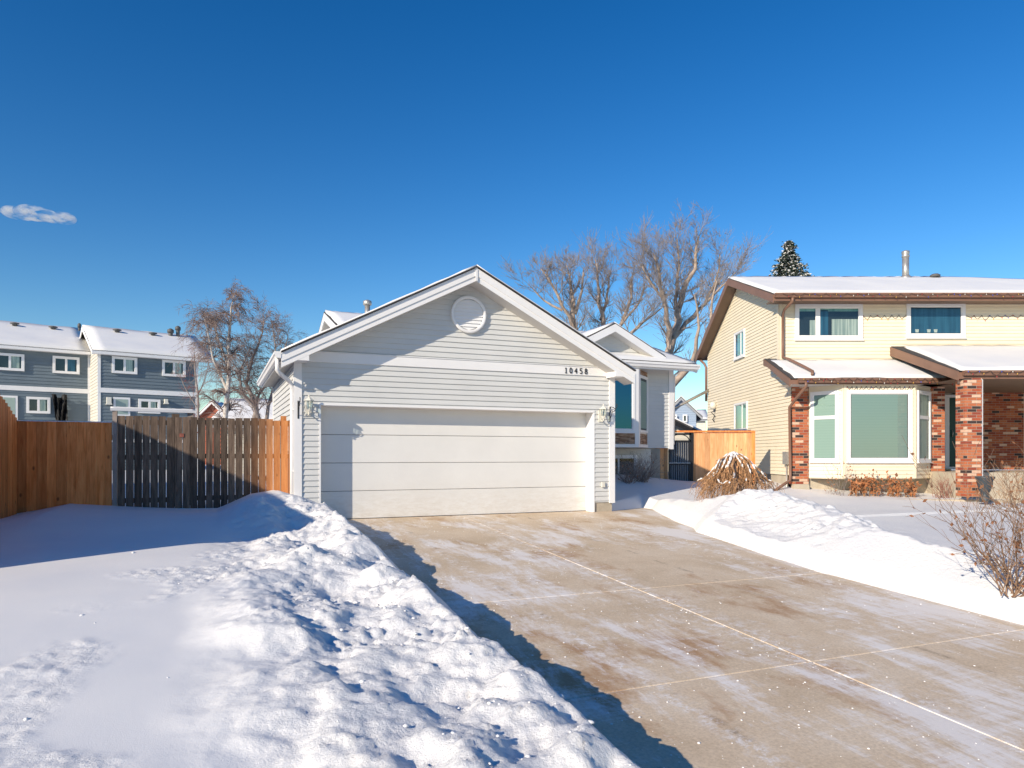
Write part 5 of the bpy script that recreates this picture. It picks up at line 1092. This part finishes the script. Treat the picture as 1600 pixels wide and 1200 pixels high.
def twiggy(name,bx,by,h,n,spr,seed,mt,label,cat='shrub',leaf=0,group=None,lvl=2,r0=.011,leafm='leaf',ls=1):
    rg=random.Random(seed); g=ground_z(bx,by)-.03; T=thing(name,(bx,by,g),label,cat,group); st=MB(); lf=MB()
    for k in range(n):
        a=rg.random()*6.283; s=rg.uniform(.1,1)*spr; d=Vector((math.cos(a)*s,math.sin(a)*s,1)).normalized()
        o=Vector((bx+rg.gauss(0,.07),by+rg.gauss(0,.07),g)); 
        grow(st,o,d,h*rg.uniform(.65,1.1),r0*rg.uniform(.7,1.2),lvl,rg,.04,.75,0,.0028,(3,5),.5,4)
    if leaf:
        vv=st.v; 
        for _ in range(leaf):
            p=Vector(vv[rg.randrange(len(vv))]); s=rg.uniform(.018,.04)*ls; a=Vector((rg.gauss(0,1),rg.gauss(0,1),rg.gauss(-.5,.7))).normalized(); b=a.cross(Vector((rg.gauss(0,1),rg.gauss(0,1),rg.gauss(0,1)))).normalized()
            lf.face([tuple(p-b*s*.5),tuple(p+a*s),tuple(p+b*s*.5),tuple(p+a*s*2.2+b*s*.2)][0:3]+[tuple(p-a*s*.8)])
    st.build('branches',M[mt],T,recalc=False)
    if leaf: lf.build('dead_leaves',M[leafm],T,recalc=False)
    return T
x,y,_=px(1588,905,7.25); twiggy('bare_shrub',x,y,1.05,27,1.05,21,'stem','bare twiggy shrub on the snowbank at the right edge of the yard',leaf=220,leafm='leafdark',r0=.009)
x,y,_=px(1640,890,7.9); twiggy('bare_shrub',x,y,1.1,20,1.0,22,'stem','bare twiggy shrub partly cut off by the right edge',leaf=150,leafm='leafdark',r0=.009)
x,y,_=px(1003,748,18.0); twiggy('bare_shrub',x,y,.6,44,1.6,23,'twig','low tangled bare shrub below the bay window of the grey house',leaf=40)
x,y,_=px(982,748,17.7); twiggy('bare_shrub',x,y,.4,20,1.8,24,'twig','small tangle of bare stems in front of the basement window',leaf=20)
gdrp='dried rust coloured perennials under the bay window'
for i,(xx,hh,lb) in enumerate(((1334,.42,'rust coloured dried plant at the left end of the clump under the bay window'),(1352,.5,'tallest dried plant below the left half of the big bay window'),(1366,.46,'dried rust coloured plant below the middle of the bay window'),(1392,.42,'dried plant with curled leaves below the right half of the bay window'),(1408,.45,'full dried rust plant near the right end of the bay'),(1425,.42,'rust coloured dried plant at the right end of the clump'))):
    x,y,_=px(xx,770,18.0); twiggy('dried_plant',x,y,hh,9,.55,30+i,'weep',lb,'plant',ls=1.7,leaf=170,group=gdrp,lvl=1)
for xx,hh,yy,lb in ((1316,.9,18.0,'tall thin bare stems left of the dried plants under the bay window'),(1300,.35,18.2,'small scruffy bare twigs by the foundation near the first brick pillar'),(1378,.35,18.1,'small bare twigs between the two clumps of dried plants')):
    x,y,_=px(xx,770,yy); twiggy('thin_plant',x,y,hh,8,.55,int(xx),'twig',lb,'plant',leaf=30,lvl=1,r0=.006)
for xx,lb in ((1467,'red stemmed twigs at the foot of the slim brick pillar'),(1482,'upright red stems between the two brick pillars')):
    x,y,_=px(xx,772,17.9); twiggy('thin_plant',x,y,.5,12,.3,int(xx),'redtwig',lb,'plant',lvl=1,r0=.007)
x,y,_=px(1575,770,16.0); twiggy('thin_plant',x,y,.75,12,.6,77,'weep','tall straw coloured stems in front of the porch slab','plant',leaf=40,lvl=2,r0=.006)
# ------------------------------------------------------------------ small cloud
def cloud():
    m=MB(); Yc_=900
    for cx_,cy_,rx,rz in ((30,333,26,9),(55,333,30,10),(80,339,24,7),(100,341,18,9)):
        p=px(cx_,cy_,Yc_); rx_=rx/F*Yc_; rz_=rz/F*Yc_; n=14
        vs2=[];fs=[]
        for i in range(9):
            for j in range(n):
                a=math.pi*i/8;b=2*math.pi*j/n; vs2.append((p[0]+rx_*math.sin(a)*math.cos(b),p[1]+rx_*math.sin(a)*math.sin(b),p[2]+rz_*math.cos(a)))
        for i in range(8):
            for j in range(n): fs.append((i*n+j,i*n+(j+1)%n,(i+1)*n+(j+1)%n,(i+1)*n+j))
        m.quads(vs2,fs,smooth=True)
    mt=bpy.data.materials.new('cloud'); mt.use_nodes=True; n=mt.node_tree; n.nodes.clear(); o=nd(n,'OutputMaterial'); pv=nd(n,'VolumePrincipled'); pv.inputs['Color'].default_value=(1,1,1,1); pv.inputs['Anisotropy'].default_value=.2
    v=coords(n,(1,1,2.5)); nz=nd(n,'TexNoise',Scale=.05,Detail=5.0,Roughness=.6); n.links.new(v,nz.inputs[0]); mr=nd(n,'MapRange'); mr.inputs[1].default_value=.46; mr.inputs[2].default_value=.72; mr.inputs[3].default_value=0; mr.inputs[4].default_value=.16; n.links.new(nz.outputs[0],mr.inputs[0]); n.links.new(mr.outputs[0],pv.inputs['Density']); n.links.new(pv.outputs[0],o.inputs['Volume'])
    tag(m.build('cloud',mt),kind='structure')
cloud()
sc.cycles.volume_step_rate=2
